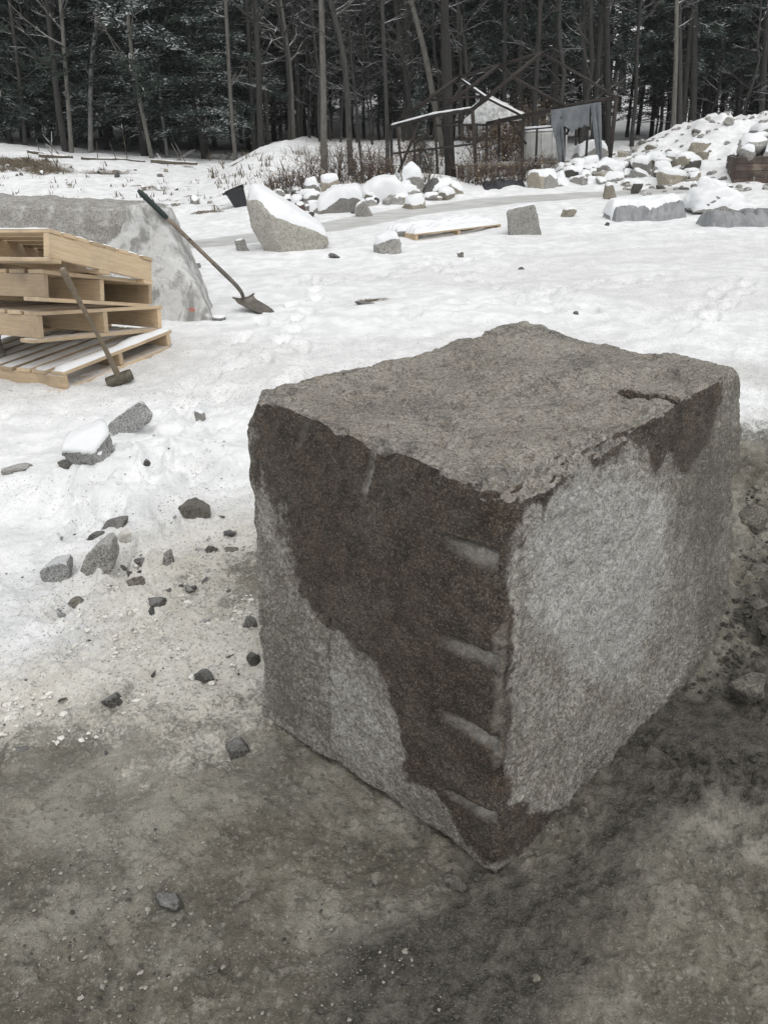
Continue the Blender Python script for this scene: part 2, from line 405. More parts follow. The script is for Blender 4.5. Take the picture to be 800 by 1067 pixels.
def build_ground():
    dense = np.radians(np.linspace(-46, 46, 640)); coarse = np.radians(np.linspace(46, 314, 50))[1:-1]
    az = np.concatenate([dense, coarse]); na = len(az)
    def seg(a, b, st): return np.exp(np.arange(math.log(a), math.log(b), st))
    r = np.concatenate([np.linspace(.02, .75, 12), seg(.8, 5.2, .0040), seg(5.2, 32, .0085), seg(32, 260, .035), [260]])
    nr = len(r)
    R, A = np.meshgrid(r, az, indexing='ij')
    x = (R * np.sin(A)).ravel(); y = (R * np.cos(A)).ravel()
    rr = R.ravel(); p = P3(x, y)
    z = zfun(x, y)
    near = rr < 9
    mud = np.zeros_like(x); wet = np.zeros_like(x); slush = np.zeros_like(x); dirt = np.zeros_like(x)
    sd_ = sdf_poly(MUD, x[near], y[near]); q = p[near]
    sd_ = sd_ + .26 * fbm(q, 2.4, 4, 31) + .10 * fbm(q, 12, 3, 33)
    mud[near] = 1 - sstep(-.50, .40, sd_)
    slush[near] = np.where(x[near] < .3, 1 - sstep(-.1, 1.3, sd_), 1 - sstep(-.1, .9, sd_))
    wet[near] = (1 - sstep(-.22, .26, sdf_poly(WET, x[near], y[near]) + .25 * fbm(q, 3, 4, 41))) * .85
    # trampled lumps of snow, crumbly slush, mud ruts
    lump = np.zeros_like(x)
    sn = 1 - mud[near]
    f1 = fbm(q, 7, 4, 51); f2 = fbm(q, 24, 4, 52); f3 = fbm(q, 70, 3, 53)
    fade = 1 - sstep(4.5, 9, rr[near])
    lump[near] = fade * (sn * (.020 * f1 + .015 * np.abs(f2) + .008 * np.abs(f3)) * (1 + .8 * slush[near]) + mud[near] * (.008 * f1 + .013 * f2 + .007 * f3))
    rid = np.abs(fbm(q, 11, 3, 57))
    clod = sstep(.62, .8, x[near]) * mud[near] * sstep(1.0, 1.5, y[near])
    lump[near] += clod * fade * (.035 * f1 + .03 * f2 + .02 * rid)
    # slush edge: higher crumbs of snow along the mud line
    edge = np.exp(-(sd_ / .13) ** 2)
    lump[near] += edge * .016 * np.maximum(0, f2 + .3) * (x[near] < .3)
    pc = at_z(745, 755); lump *= 1 - np.exp(-((x - pc[0]) / .13) ** 4 - ((y - pc[1]) / .12) ** 4)
    z = z + lump
    # foot of the granite block stays flat
    # boot prints and scuffs in the yard
    rb = np.random.RandomState(12)
    walks = [((250, 480), (330, 290), 16), ((40, 560), (230, 400), 12), ((420, 330), (700, 285), 16), ((200, 420), (300, 330), 9), ((620, 330), (420, 265), 14), ((90, 660), (200, 480), 9), ((300, 300), (560, 262), 16), ((700, 345), (780, 290), 10)]
    for (p0_, p1_, nn) in walks:
        A0, A1 = at_z(*p0_)[:2], at_z(*p1_)[:2]; dd = (A1 - A0) / np.linalg.norm(A1 - A0); pp = np.array([-dd[1], dd[0]])
        for i in range(nn):
            c = A0 + (A1 - A0) * (i + .5) / nn + pp * (.10 if i % 2 else -.10) + rb.normal(size=2) * .06; th = math.atan2(dd[1], dd[0]) + rb.normal() * .25
            sel = np.where((np.abs(x - c[0]) < .4) & (np.abs(y - c[1]) < .4))[0]
            if not len(sel): continue
            ux = (x[sel] - c[0]) * cos(th) + (y[sel] - c[1]) * sin(th); uy = -(x[sel] - c[0]) * sin(th) + (y[sel] - c[1]) * cos(th)
            q_ = (ux / .15) ** 4 + (uy / (.052 + .012 * np.sign(ux))) ** 4
            z[sel] += -.034 * np.exp(-q_) + .014 * np.exp(-((q_ ** .25 - 1.35) / .25) ** 2)
            slush[sel] = np.maximum(slush[sel], rb.uniform(.2, .55) * np.exp(-q_))
    # stains on snow
    for (px, py, ww, hh, a) in [(388, 315, 34, 5, .95), (340, 306, 60, 5, .45), (480, 327, 70, 5, .35), (590, 309, 60, 4, .3), (600, 245, 22, 3, .6), (700, 255, 26, 3, .35), (600, 330, 40, 5, .35), (640, 242, 18, 3, .5),
                                (310, 356, 70, 9, .45), (785, 395, 60, 26, .9), (690, 372, 60, 10, .5), (520, 338, 30, 4, .3), (245, 312, 30, 4, .4), (330, 275, 60, 5, .3), (160, 420, 60, 16, .3), (20, 525, 50, 12, .5), (70, 640, 80, 20, .5), (560, 290, 90, 8, .25), (120, 480, 60, 14, .2)]:
        c = at_z(px, py); ex = at_z(px + ww, py); ey = at_z(px, py - hh)
        ax_ = np.linalg.norm(ex - c); ay = np.linalg.norm(ey - c)
        slush = np.maximum(slush, a * np.exp(-(((x - c[0]) / ax_) ** 2 + ((y - c[1]) / ay) ** 2)))
    c = at_z(388, 315); dirt = np.maximum(dirt, .62 * np.exp(-((x - c[0]) / .22) ** 2 - ((y - c[1]) / .16) ** 2))
    for (px, py, Y, sx, sy, a) in [(18, 168, 23.5, 1.6, .9, .75), (48, 171, 22.8, 1.0, .7, .7), (110, 173, 23, 1.0, .6, .62), (160, 180, 21, .8, .6, .5), (12, 205, 17.5, .9, .7, .5), (70, 210, 17.5, .9, .6, .5), (105, 214, 17, .7, .5, .45)]:
        g = at_y(px, py, Y); dirt = np.maximum(dirt, a * np.exp(-((x - g[0]) / sx) ** 2 - ((y - g[1]) / sy) ** 2))
    bank = sstep(2, 3.5, -x) * sstep(15.5, 17.5, y) * (1 - sstep(24.5, 26, y))
    dirt = np.maximum(dirt, bank * .62 * sstep(.18, .5, fbm(p * np.array([.6, 1, 1]), 1.5, 4, 65) + .25 * fbm(p, 6, 3, 66)))
    wood = sstep(30, 38, y) * .40
    dirt = np.maximum(dirt, wood * sstep(-1, 3, 1 - x))
    sm = fbm(p * np.array([.55, 1.0, 1]), .55, 4, 61); slush = np.maximum(slush, np.clip(1.3 * sm + .20, 0, .60) * sstep(2.5, 4.5, rr) * (1 - sstep(11, 14, rr)))
    z = z + sstep(2.8, 5, rr) * (1 - sstep(11, 15, rr)) * (.014 * fbm(p, 3.1, 3, 63) + .010 * np.abs(fbm(p, 8, 3, 64)))
    td = track_dist(x, y); trk = (1 - sstep(.35, .75, td))
    i = np.arange(nr - 1)[:, None] * na; j = np.arange(na)[None, :]; j2 = (j + 1) % na
    f = np.stack([i + j, i + j2, i + na + j2, i + na + j], -1).reshape(-1, 4)[:, ::-1]
    me = mk_mesh('ground', np.stack([x, y, z], -1), f, mat_ground())
    one = np.ones_like(x)
    attr(me, 'mask', np.stack([mud, wet, trk, one], -1)); attr(me, 'mask2', np.stack([dirt, np.clip(slush, 0, 1), sstep(2.6, 4.2, rr), one], -1))
    return obj('ground', me, kind='structure')
build_ground()

# ------------------------------------------------------------------ dense block meshes
def block_grid(n):
    """closed cube surface in -1..1, merged vertices"""
    t = np.linspace(-1, 1, n + 1); vs, fs = [], []; off = 0
    U, V = np.meshgrid(np.arange(n + 1), np.arange(n + 1), indexing='ij')
    idx = np.arange((n + 1) ** 2).reshape(n + 1, n + 1)
    quad = np.stack([idx[:-1, :-1], idx[1:, :-1], idx[1:, 1:], idx[:-1, 1:]], -1).reshape(-1, 4)
    for axis in range(3):
        for s in (0, n):
            g = np.zeros(((n + 1) ** 2, 3), dtype=np.int64); o = [a for a in range(3) if a != axis]
            g[:, axis] = s; g[:, o[0]] = U.ravel(); g[:, o[1]] = V.ravel()
            q = quad if ((s == n) == (axis != 1)) else quad[:, ::-1]
            vs.append(g); fs.append(q + off); off += len(g)
    g = np.vstack(vs); key = (g[:, 0] * (n + 1) + g[:, 1]) * (n + 1) + g[:, 2]
    _, first, inv = np.unique(key, return_index=True, return_inverse=True)
    return (g[first] / n * 2.0 - 1.0), inv[np.vstack(fs)]
def trilin(abc, c):
    """c: dict of 8 corners keyed (i,j,k) in 0/1"""
    t = (abc + 1) / 2; out = 0
    for (i, j, k), p in c.items():
        wgt = (t[:, 0] if i else 1 - t[:, 0]) * (t[:, 1] if j else 1 - t[:, 1]) * (t[:, 2] if k else 1 - t[:, 2])
        out = out + wgt[:, None] * np.array(p)[None, :]
    return out
def grid_normals(v, f):
    n = np.zeros_like(v); a = np.cross(v[f[:, 2]] - v[f[:, 0]], v[f[:, 3]] - v[f[:, 1]])
    for k in range(4): np.add.at(n, f[:, k], a)
    return n / (np.linalg.norm(n, axis=1)[:, None] + 1e-12)
def chip_edges(v, abc, c, wmin, wmax, seed, sc_=9):
    """irregular bevels along the 12 edges"""
    ctr = sum(np.array(p) for p in c.values()) / 8
    ax = [np.mean([np.array(p) for k, p in c.items() if k[a]], 0) - np.mean([np.array(p) for k, p in c.items() if not k[a]], 0) for a in range(3)]
    L = [np.linalg.norm(a) for a in ax]; U = [a / l for a, l in zip(ax, L)]
    out = v.copy()
    n1 = fbm(v, sc_, 4, seed); n2 = fbm(v, sc_ * .35, 2, seed + 3)
    wid = wmin + (wmax - wmin) * np.clip(.45 + .9 * n1 + .7 * n2, 0, 1) ** 1.6
    for a in range(3):
        for b in range(a + 1, 3):
            s = (1 - np.abs(abc[:, a])) * L[a] / 2 + (1 - np.abs(abc[:, b])) * L[b] / 2
            push = np.maximum(0, wid - s) * .5
            out -= push[:, None] * (np.sign(abc[:, a])[:, None] * U[a][None] + np.sign(abc[:, b])[:, None] * U[b][None])
    return out
def clip_plane(v, p0, nrm, rough=.006, seed=1, sc_=12):
    nrm = np.array(nrm, float); nrm /= np.linalg.norm(nrm)
    d = (v - np.array(p0)) @ nrm + rough * fbm(v, sc_, 4, seed)
    m = d > 0
    v[m] -= (d[m])[:, None] * nrm[None]
    return m
def groove(v, a, b, r, inward, depth, taper=.35, mask=None):
    a = np.array(a); b = np.array(b); e = b - a; L2 = e @ e
    t = (v - a) @ e / L2; tc = np.clip(t, 0, 1)
    w_ = v - (a + tc[:, None] * e); iw = np.array(inward, float); hgt = w_ @ iw; w_ = w_ - hgt[:, None] * iw[None]
    d = np.where(np.abs(hgt) < .10, np.linalg.norm(w_, axis=1), 9.0)
    prof = np.sqrt(np.clip(1 - (d / r) ** 2, 0, 1)) * sstep(0, taper, tc)
    if mask is not None: prof = prof * mask
    v += (prof * depth)[:, None] * np.array(inward)[None]
    return prof

# ---- the main granite block
def mat_block():
    m, n, b = new_mat('split_granite'); p = n.coord()
    k = n.attr('mask'); k2 = n.attr('mask2')     # stain plus painted hollow shade, top, pale | groove, brown, lower damp
    big = n.noise(p, 3.2, 6, .65); md = n.noise(p, 16, 6, .7); fine = n.noise(p, 85, 5, .75, .6); sp = n.noise(p, 230, 3, .7)
    streak = n.noise(n.mapping(p, (1, 1, .12)), 26, 5, .7)
    side = n.mix(n.mrange(big, .42, .58), (.265, .245, .205), (.475, .452, .405))
    side = n.mix(n.math('MULTIPLY', n.mrange(fine, .50, .58), .72), side, (.135, .12, .10))
    side = n.mix(n.math('MULTIPLY', n.mrange(fine, .47, .39), .65), side, (.60, .585, .55))
    side = n.mix(n.math('MULTIPLY', n.mrange(streak, .5, .62), .42), side, (.17, .155, .13))
    pale = n.mix(n.mrange(md, .35, .65), (.52, .517, .50), (.72, .716, .70))
    pale = n.mix(n.math('MULTIPLY', n.mrange(fine, .51, .59), .6), pale, (.25, .24, .225))
    pf = n.mrange(n.math('ADD', k[2], n.math('MULTIPLY_ADD', md, 1.1, -.55)), .3, .85)
    side = n.mix(n.math('MULTIPLY', pf, .75), side, pale)
    top = n.mix(n.mrange(big, .32, .68), (.285, .26, .218), (.48, .443, .385))
    top = n.mix(n.math('MULTIPLY', n.mrange(n.noise(p, 6, 6, .7), .52, .64), .7), top, (.12, .116, .108))
    top = n.mix(n.math('MULTIPLY', n.mrange(md, .46, .34), .6), top, (.47, .40, .315))
    top = n.mix(n.math('MULTIPLY', n.mrange(fine, .52, .60), .7), top, (.11, .10, .088))
    top = n.mix(n.math('MULTIPLY', n.mrange(sp, .55, .64), .55), top, (.56, .54, .50))
    tf = n.mrange(n.math('ADD', k[1], n.math('MULTIPLY_ADD', md, .5, -.25)), .35, .65)
    c = n.mix(tf, side, top)
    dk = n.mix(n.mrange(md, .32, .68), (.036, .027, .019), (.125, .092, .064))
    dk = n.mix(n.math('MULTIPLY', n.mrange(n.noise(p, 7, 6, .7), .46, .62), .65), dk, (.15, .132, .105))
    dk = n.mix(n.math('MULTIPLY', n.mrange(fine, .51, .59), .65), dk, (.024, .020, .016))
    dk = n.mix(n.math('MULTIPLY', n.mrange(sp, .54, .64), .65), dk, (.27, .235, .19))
    cr = n.voro(n.mapping(p, (1, 1, 1)), 300, 'F1', 'Color'); cs = n.nt.nodes.new('ShaderNodeSeparateColor'); n.nt.links.new(cr, cs.inputs[0])
    c = n.mix(n.math('MULTIPLY', n.mrange(cs.outputs[0], .70, .74), .30), c, (.66, .645, .61))
    c = n.mix(n.math('MULTIPLY', n.mrange(cs.outputs[1], .74, .78), .42), c, (.07, .062, .052))
    dk = n.mix(n.math('MULTIPLY', n.mrange(cs.outputs[0], .80, .84), .36), dk, (.30, .26, .21))
    dk = n.mix(n.math('MULTIPLY', n.mrange(cs.outputs[1], .66, .70), .6), dk, (.022, .018, .014))
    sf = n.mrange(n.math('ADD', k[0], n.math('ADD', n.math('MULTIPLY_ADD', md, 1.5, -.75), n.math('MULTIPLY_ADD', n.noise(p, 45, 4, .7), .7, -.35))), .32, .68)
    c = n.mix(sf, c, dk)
    damp = n.mrange(n.math('ADD', k2[2], n.math('MULTIPLY_ADD', md, .8, -.4)), .3, .8)
    c = n.mix(n.math('MULTIPLY', damp, .7), c, (.125, .115, .095))
    c = n.mix(n.math('MULTIPLY', n.mrange(n.math('ADD', k2[1], n.math('MULTIPLY_ADD', md, .9, -.45)), .35, .8), .7), c, (.36, .335, .29))
    c = n.mix(n.math('MULTIPLY', k2[0], n.mrange(md, .30, .62, .35, .85)), c, n.mix(n.mrange(fine, .4, .6), (.44, .42, .385), (.62, .60, .56)))
    c = n.mix(n.math('MULTIPLY', n.mrange(sp, .44, .36), .35), c, (.03, .028, .025))
    n._in(b.inputs['Base Color'], c)
    n._in(b.inputs['Roughness'], n.math('MULTIPLY_ADD', sf, -.12, .88))
    h = n.math('ADD', n.math('MULTIPLY', md, 1.0), n.math('ADD', n.math('MULTIPLY', fine, .9), n.math('MULTIPLY', sp, .3)))
    n._in(b.inputs['Normal'], n.bump(h, 1.0, .015))
    return m
def px_sdf(poly, face_p0, face_n, v):
    """signed distance in metres on a face of the block to an outline given where the rays meet that face"""
    q = np.array([on_plane(x, y, face_p0, face_n) for x, y in poly])
    n = np.array(face_n); e1 = np.cross((0, 0, 1), n); e1 /= np.linalg.norm(e1); e2 = np.cross(n, e1)
    P = np.stack([q @ e1, q @ e2], -1)
    return sdf_poly(P, v @ e1, v @ e2)
def build_block():
    Fb = np.array([.214, 1.208, -.03]); Gb = np.array([-.366, 1.768, -.03]); Hb = np.array([1.005, 1.965, -.03]); Ib = Gb + Hb - Fb
    B = np.array([.202, 1.240, .925]); A = at_z(252, 405, .945); Cc = at_z(779, 381, .925); D = at_z(546, 342, .935)
    # a: front->right (0,1), b: front->left, c: bottom->top
    cor = {(0, 0, 0): Fb, (1, 0, 0): Hb, (0, 1, 0): Gb, (1, 1, 0): Ib, (0, 0, 1): B, (1, 0, 1): Cc, (0, 1, 1): A, (1, 1, 1): D}
    abc, f = block_grid(228)
    v = trilin(abc, cor)
    nl = np.cross(Gb - Fb, (0, 0, 1)); nl /= np.linalg.norm(nl)
    if nl @ (CAMP - B) < 0: nl = -nl
    nrt = np.cross(Hb - Fb, (0, 0, 1)); nrt /= np.linalg.norm(nrt)
    if nrt @ (CAMP - B) < 0: nrt = -nrt
    nm0 = grid_normals(v, f)
    v = chip_edges(v, abc, cor, .004, .045, 5, 10)
    # broken facets
    clip_plane(v, on_plane(556, 838, Fb, nrt), (nrt * .98 + np.array([0, 0, -.12])), .008, 61, 14); clip_plane(v, on_plane(726, 722, Hb, nrt), (nrt * .62 + np.array([.35, 0, -.70])), .016, 66, 9)       # bottom front on the right side
    clip_plane(v, on_plane(757, 630, Hb, nrt), (nrt * .25 + np.array([.85, .1, -.42])), .02, 62, 8)             # lower right corner
    clip_plane(v, (Fb + Gb) / 2 + np.array([0, 0, .055]), (nl * .75 + np.array([0, 0, -.66])), .016, 67, 9)
    clip_plane(v, (Fb + Hb) / 2 + np.array([0, 0, .040]), (nrt * .75 + np.array([0, 0, -.66])), .016, 68, 9)
    clip_plane(v, at_z(262, 425, .93), (-.82, .05, .42), .012, 63, 10)                                            # upper left corner
    clip_plane(v, at_z(768, 396, .90), (.8, -.1, .35), .012, 64, 10)
    clip_plane(v, at_z(272, 735, .05), (-.9, .05, -.3), .012, 65, 10)
    nm = grid_normals(v, f)
    topm = sstep(.55, .85, nm[:, 2])
    # relief
    big = fbm(v, 3.0, 3, 71); mid = fbm(v, 11, 4, 72); fin = fbm(v, 45, 4, 73)
    stip = fbm(v, 95, 3, 74); verti = fbm(v * np.array([1, 1, .18]), 24, 3, 75)
    rightf = sstep(.4, .8, nm0 @ nrt); leftf = sstep(.4, .8, nm0 @ nl)
    d = .016 * big + .008 * mid + .0048 * fin
    d += topm * (.012 * big + .006 * mid - .016 * sstep(.22, .55, fbm(v, 13, 3, 77)) - .008 * sstep(.25, .5, fbm(v, 34, 3, 76)) )
    rough_ = .35 + .9 * sstep(-.3, .4, fbm(v, 4, 3, 79))
    d += rightf * (.0042 * stip * rough_ + .0052 * verti)
    d += leftf * (.0024 * stip * rough_ + .003 * fbm(v * np.array([.5, .5, 1]), 14, 3, 78))
    v = v + nm * d[:, None]
    # hump at the back of the top, and the shallow fall towards the front
    bk = at_z(545, 345, .935); v[:, 2] += topm * .022 * np.exp(-((v[:, 0] - bk[0]) / .13) ** 2 - ((v[:, 1] - bk[1]) / .12) ** 2)
    # half drill holes near the front edge of the left side
    gm = np.zeros(len(v)); gmask = sstep(-.1, .25, nm0 @ nl - nm0 @ nrt)
    for (x0, y0, x1, y1, r) in [(450, 562, 530, 591, .015), (449, 662, 526, 692, .015), (451, 739, 526, 781, .015), (454, 817, 528, 854, .011)]:
        a = on_plane(x0, y0, B, nl); b_ = on_plane(x1, y1, B, nl)
        e_ = (b_ - a) / np.linalg.norm(b_ - a); up_ = np.cross(e_, nl); up_ = up_ if up_[2] > 0 else -up_
        off = (v - a) @ up_
        gm = np.maximum(gm, groove(v, a, b_, r * 1.3, -nl, .018, .6, gmask) * (1 - .7 * sstep(.1 * r, .8 * r, off)))  # pale stone; lower half painted lighter, as if lit from above
        groove(v, a + up_ * r * .85, b_ + up_ * r * .85, r * .42, -nl, .016, .4, gmask)
    gm2 = groove(v, on_plane(379, 464, B, nl), on_plane(369, 516, B, nl), .010, -nl, .014, .3)
    gm3 = groove(v, on_plane(302, 440, B, nl), on_plane(292, 470, B, nl), .012, -nl, .010, .3)
    gm = np.maximum(gm, np.maximum(gm2, gm3 * .3))
    # a spall on the top near the right corner, a few small dents
    a = at_z(638, 404, .93); b_ = at_z(726, 417, .93); e_ = (b_ - a)[:2]; Ls = np.linalg.norm(e_); e_ /= Ls; pe = np.array([e_[1], -e_[0]]); pe = pe if pe[1] < 0 else -pe
    ss_ = ((v[:, :2] - a[:2]) @ e_) / Ls; tt_ = (v[:, :2] - a[:2]) @ pe + .006 * fbm(v, 20, 2, 88)
    v[:, 2] -= topm * .034 * np.sqrt(np.clip(np.sin(np.clip(ss_, 0, 1) * pi), 0, 1)) * sstep(-.004, .004, tt_) * np.clip(1 - tt_ / .045, 0, 1)
    groove(v, at_z(614, 401, .93), at_z(628, 402, .93), .009, (0, 0, -1), .025, .1, topm)
    groove(v, at_z(528, 386, .93), at_z(548, 392, .93), .006, (0, 0, -1), .008, .1, topm)
    # fissures on the left side
    groove(v, on_plane(339, 645, B, nl), on_plane(341, 690, B, nl), .0055, -nl, .010, .1)
    groove(v, on_plane(341, 690, B, nl), on_plane(346, 780, B, nl), .0045, -nl, .006, .1)
    # stains, with the shade of the spall hollow painted in
    wv = v + .035 * np.stack([fbm(v, 9, 3, 81), fbm(v, 9, 3, 82), fbm(v, 9, 3, 83)], -1)
    left_dark = [(235, 380), (540, 500), (560, 880), (515, 905), (470, 850), (440, 820), (424, 808), (420, 760), (408, 715), (385, 690), (350, 668), (325, 645), (306, 622), (292, 590), (276, 552), (258, 522), (235, 515)]
    sw_ = .042 + .13 * sstep(.38, .72, v[:, 2]); s1 = 1 - sstep(-1, 1, px_sdf(left_dark, B, nl, wv) / sw_)
    right_dark = [(500, 480), (545, 500), (600, 465), (660, 430), (710, 400), (748, 385), (742, 425), (732, 470), (716, 486), (690, 482), (664, 474), (640, 470), (612, 478), (585, 496), (566, 518), (545, 534), (530, 620), (526, 720), (520, 860), (500, 900), (480, 700)]
    e1r = np.cross((0, 0, 1), nrt); drip = fbm(np.stack([v @ e1r, v @ e1r * 0, v @ e1r * 0], -1), 16, 3, 84)
    wr = wv.copy(); wr[:, 2] += .085 * drip * np.exp(-((v[:, 2] - .78) / .14) ** 2)
    s2 = 1 - sstep(-.045, .045, px_sdf(right_dark, B, nrt, wr))
    low_dark = [(515, 905), (512, 850), (545, 835), (590, 850), (560, 890)]
    s3 = .75 * (1 - sstep(-.02, .03, px_sdf(low_dark, Fb, nrt, wv)))
    lf = sstep(-.15, .15, nm0 @ nl - nm0 @ nrt)
    stain_and_shade = np.where(leftf > .02, s1, 0) * leftf
    stain_and_shade = np.maximum(stain_and_shade, np.maximum(s2, s3) * rightf)
    topm2 = sstep(.50, .72, nm[:, 2]) * sstep(.7, .8, v[:, 2])
    lens = sstep(.25, .6, np.sqrt(np.clip(np.sin(np.clip(ss_, 0, 1) * pi), 0, 1))) * sstep(-.006, 0, tt_) * (1 - sstep(.004, .022, tt_))  # shade inside the spall hollow, painted as a dark lens
    stain_and_shade = np.maximum(stain_and_shade * (1 - topm2), lens * .95 * topm)  # hollow shade reaches the colour through the stain mask
    palep = [(560, 560), (570, 510), (640, 500), (690, 520), (680, 620), (650, 700), (600, 690), (560, 640)]
    pale = (1 - sstep(-.10, .16, px_sdf(palep, B, nrt, v))) * rightf
    arc = [(320, 655), (360, 680), (395, 720), (405, 770), (408, 815), (370, 800), (345, 760), (330, 700)]
    pale = np.maximum(pale, .55 * (1 - sstep(-.04, .05, px_sdf(arc, B, nl, wv))) * leftf)
    damp = np.zeros(len(v))
    lowl = [(268, 660), (310, 690), (335, 740), (340, 790), (290, 760), (268, 740)]
    damp = np.maximum(damp, .5 * (1 - sstep(-.11, .13, px_sdf(lowl, B, nl, wv))) * leftf)
    rr = [(700, 440), (790, 400), (790, 700), (720, 740), (690, 640)]
    damp = np.maximum(damp, .62 * (1 - sstep(-.20, .26, px_sdf(rr, B, nrt, wv))) * rightf)
    damp = np.maximum(damp, .5 * (1 - sstep(.0, .10, v[:, 2])) * rightf)
    # bruised, lighter front arris
    ed = np.exp(-((np.linalg.norm((v - Fb)[:, :2], axis=1) - .01) / .035) ** 2)
    brown = ed * sstep(.15, .35, v[:, 2]) * .75 * (1 - topm2)
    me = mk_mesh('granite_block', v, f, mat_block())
    one = np.ones(len(v))
    attr(me, 'mask', np.stack([stain_and_shade, topm2, pale, one], -1)); attr(me, 'mask2', np.stack([gm, brown, damp, one], -1))
    return obj('granite_block', me, label='large rough-split granite block with dark brown staining and drill marks, in the foreground', cat='granite block')
build_block()

# ------------------------------------------------------------------ rock generator
_ico = {}
def ico(n):
    if n not in _ico:
        bm = bmesh.new(); bmesh.ops.create_icosphere(bm, subdivisions=n, radius=1.0); bm.verts.index_update()
        v = np.array([x.co[:] for x in bm.verts]); f = np.array([[x.index for x in q.verts] for q in bm.faces]); bm.free()
        v /= np.linalg.norm(v, axis=1)[:, None]; _ico[n] = (v, f)
    return _ico[n]
def tri_normals(v, f):
    n = np.zeros_like(v); a = np.cross(v[f[:, 1]] - v[f[:, 0]], v[f[:, 2]] - v[f[:, 0]])
    for k in range(3): np.add.at(n, f[:, k], a)
    return n / (np.linalg.norm(n, axis=1)[:, None] + 1e-12)
def radial(planes, dirs):
    r = np.full(len(dirs), 1e9)
    for n_, d_ in planes:
        c = dirs @ n_; r = np.where(c > 1e-3, np.minimum(r, d_ / np.maximum(c, 1e-3)), r)
    return r
def rock_verts(seed, half, sub=3, boxy=.5, rough=.05):
    rs = np.random.RandomState(seed); dirs, f = ico(sub); planes = []
    R = np.linalg.qr(rs.normal(size=(3, 3)))[0] * .35 + np.eye(3) * .65
    for a in range(3):
        for s in (-1, 1):
            n_ = R[a] * s + rs.normal(size=3) * .18 * (1.4 - boxy); planes.append((n_ / np.linalg.norm(n_), rs.uniform(.72, .95)))
    for i in range(int(4 + 7 * (1 - boxy))):
        n_ = rs.normal(size=3); planes.append((n_ / np.linalg.norm(n_), rs.uniform(.78, 1.02)))
    r = np.minimum(radial(planes, dirs), 1.5)
    v = dirs * r[:, None]; v = v / np.abs(v).max(0)[None, :]
    v = v * (1 + rough * fbm(v, 2.6, 3, seed)[:, None] + rough * .5 * fbm(v, 8, 2, seed + 1)[:, None])
    v[:, :2] *= (1 + .22 * np.clip(-v[:, 2:3], 0, 1))
    return v * np.array(half)[None, :], f
def hull_verts(pts, sub=4, rough=.01, seed=0, sc_=8, cuts=0):
    pts = np.asarray(pts, float); bm = bmesh.new()
    for p in pts: bm.verts.new(p)
    bmesh.ops.convex_hull(bm, input=bm.verts[:]); bm.normal_update()
    c = pts.mean(0); planes = []
    for q in bm.faces:
        n_ = np.array(q.normal[:]); d_ = (np.array(q.verts[0].co[:]) - c) @ n_
        if d_ < 0: n_, d_ = -n_, -d_
        if np.linalg.norm(n_) > .5: planes.append((n_, max(d_, 1e-3)))
    bm.free()
    rs = np.random.RandomState(seed + 900)
    for _ in range(cuts):
        n_ = rs.normal(size=3); n_ /= np.linalg.norm(n_); planes.append((n_, .84 * float(((pts - c) @ n_).max())))
    # sample directions stretched to the body so that its ends are well covered
    ext = np.maximum(pts.max(0) - pts.min(0), 1e-3); dirs, f = ico(sub)
    dd = dirs * ext[None]; dd /= np.linalg.norm(dd, axis=1)[:, None]
    v = c + dd * radial(planes, dd)[:, None]
    n_ = tri_normals(v, f)
    v = v + n_ * (rough * fbm(v, sc_, 4, seed) + rough * .4 * fbm(v, sc_ * 4, 3, seed + 2))[:, None]
    return v, f
def snow_over(v, f, t, seed, lo=.30, hi=.72, inset=.012):
    n_ = tri_normals(v, f)
    for _ in range(2):                                   # relax so that snow rounds the edges
        s = np.zeros_like(n_); cnt = np.zeros(len(v))
        for a, b_ in ((0, 1), (1, 2), (2, 0)):
            np.add.at(s, f[:, a], n_[f[:, b_]]); np.add.at(s, f[:, b_], n_[f[:, a]]); np.add.at(cnt, f[:, a], 1); np.add.at(cnt, f[:, b_], 1)
        n_ = .4 * n_ + .6 * s / cnt[:, None]
    zr = (v[:, 2] - v[:, 2].min()) / (np.ptp(v[:, 2]) + 1e-9)
    k = sstep(lo, hi, n_[:, 2] + .16 * fbm(v, 5 / max(.2, np.ptp(v)), 3, seed)) * sstep(.05, .3, zr)
    out = v + n_ * (-inset * (1 - k))[:, None] + np.array([0, 0, 1.0])[None] * (t * k * (1 + .35 * fbm(v, 9, 3, seed + 5)))[:, None] + n_ * (t * .25 * k)[:, None]
    return out
def make_rock(name, v, f, mat, loc, label, cat='stone', group=None, snow=0.0, seed=0, lo=.30, hi=.72, sharp=28, rotz=0):
    """v in local metres, z=0 at the base"""
    o = obj(name, mk_mesh(name, v, f, mat, True, sharp), None, loc, (0, 0, rotz), label, cat, group)
    if snow > 0:
        sv = snow_over(v, f, snow * .75, seed, lo, hi, inset=min(.012, .05 * float(np.ptp(v))))
        obj('snow_cap', mk_mesh('snow_cap', sv, f, M_SNOW), o)
    return o
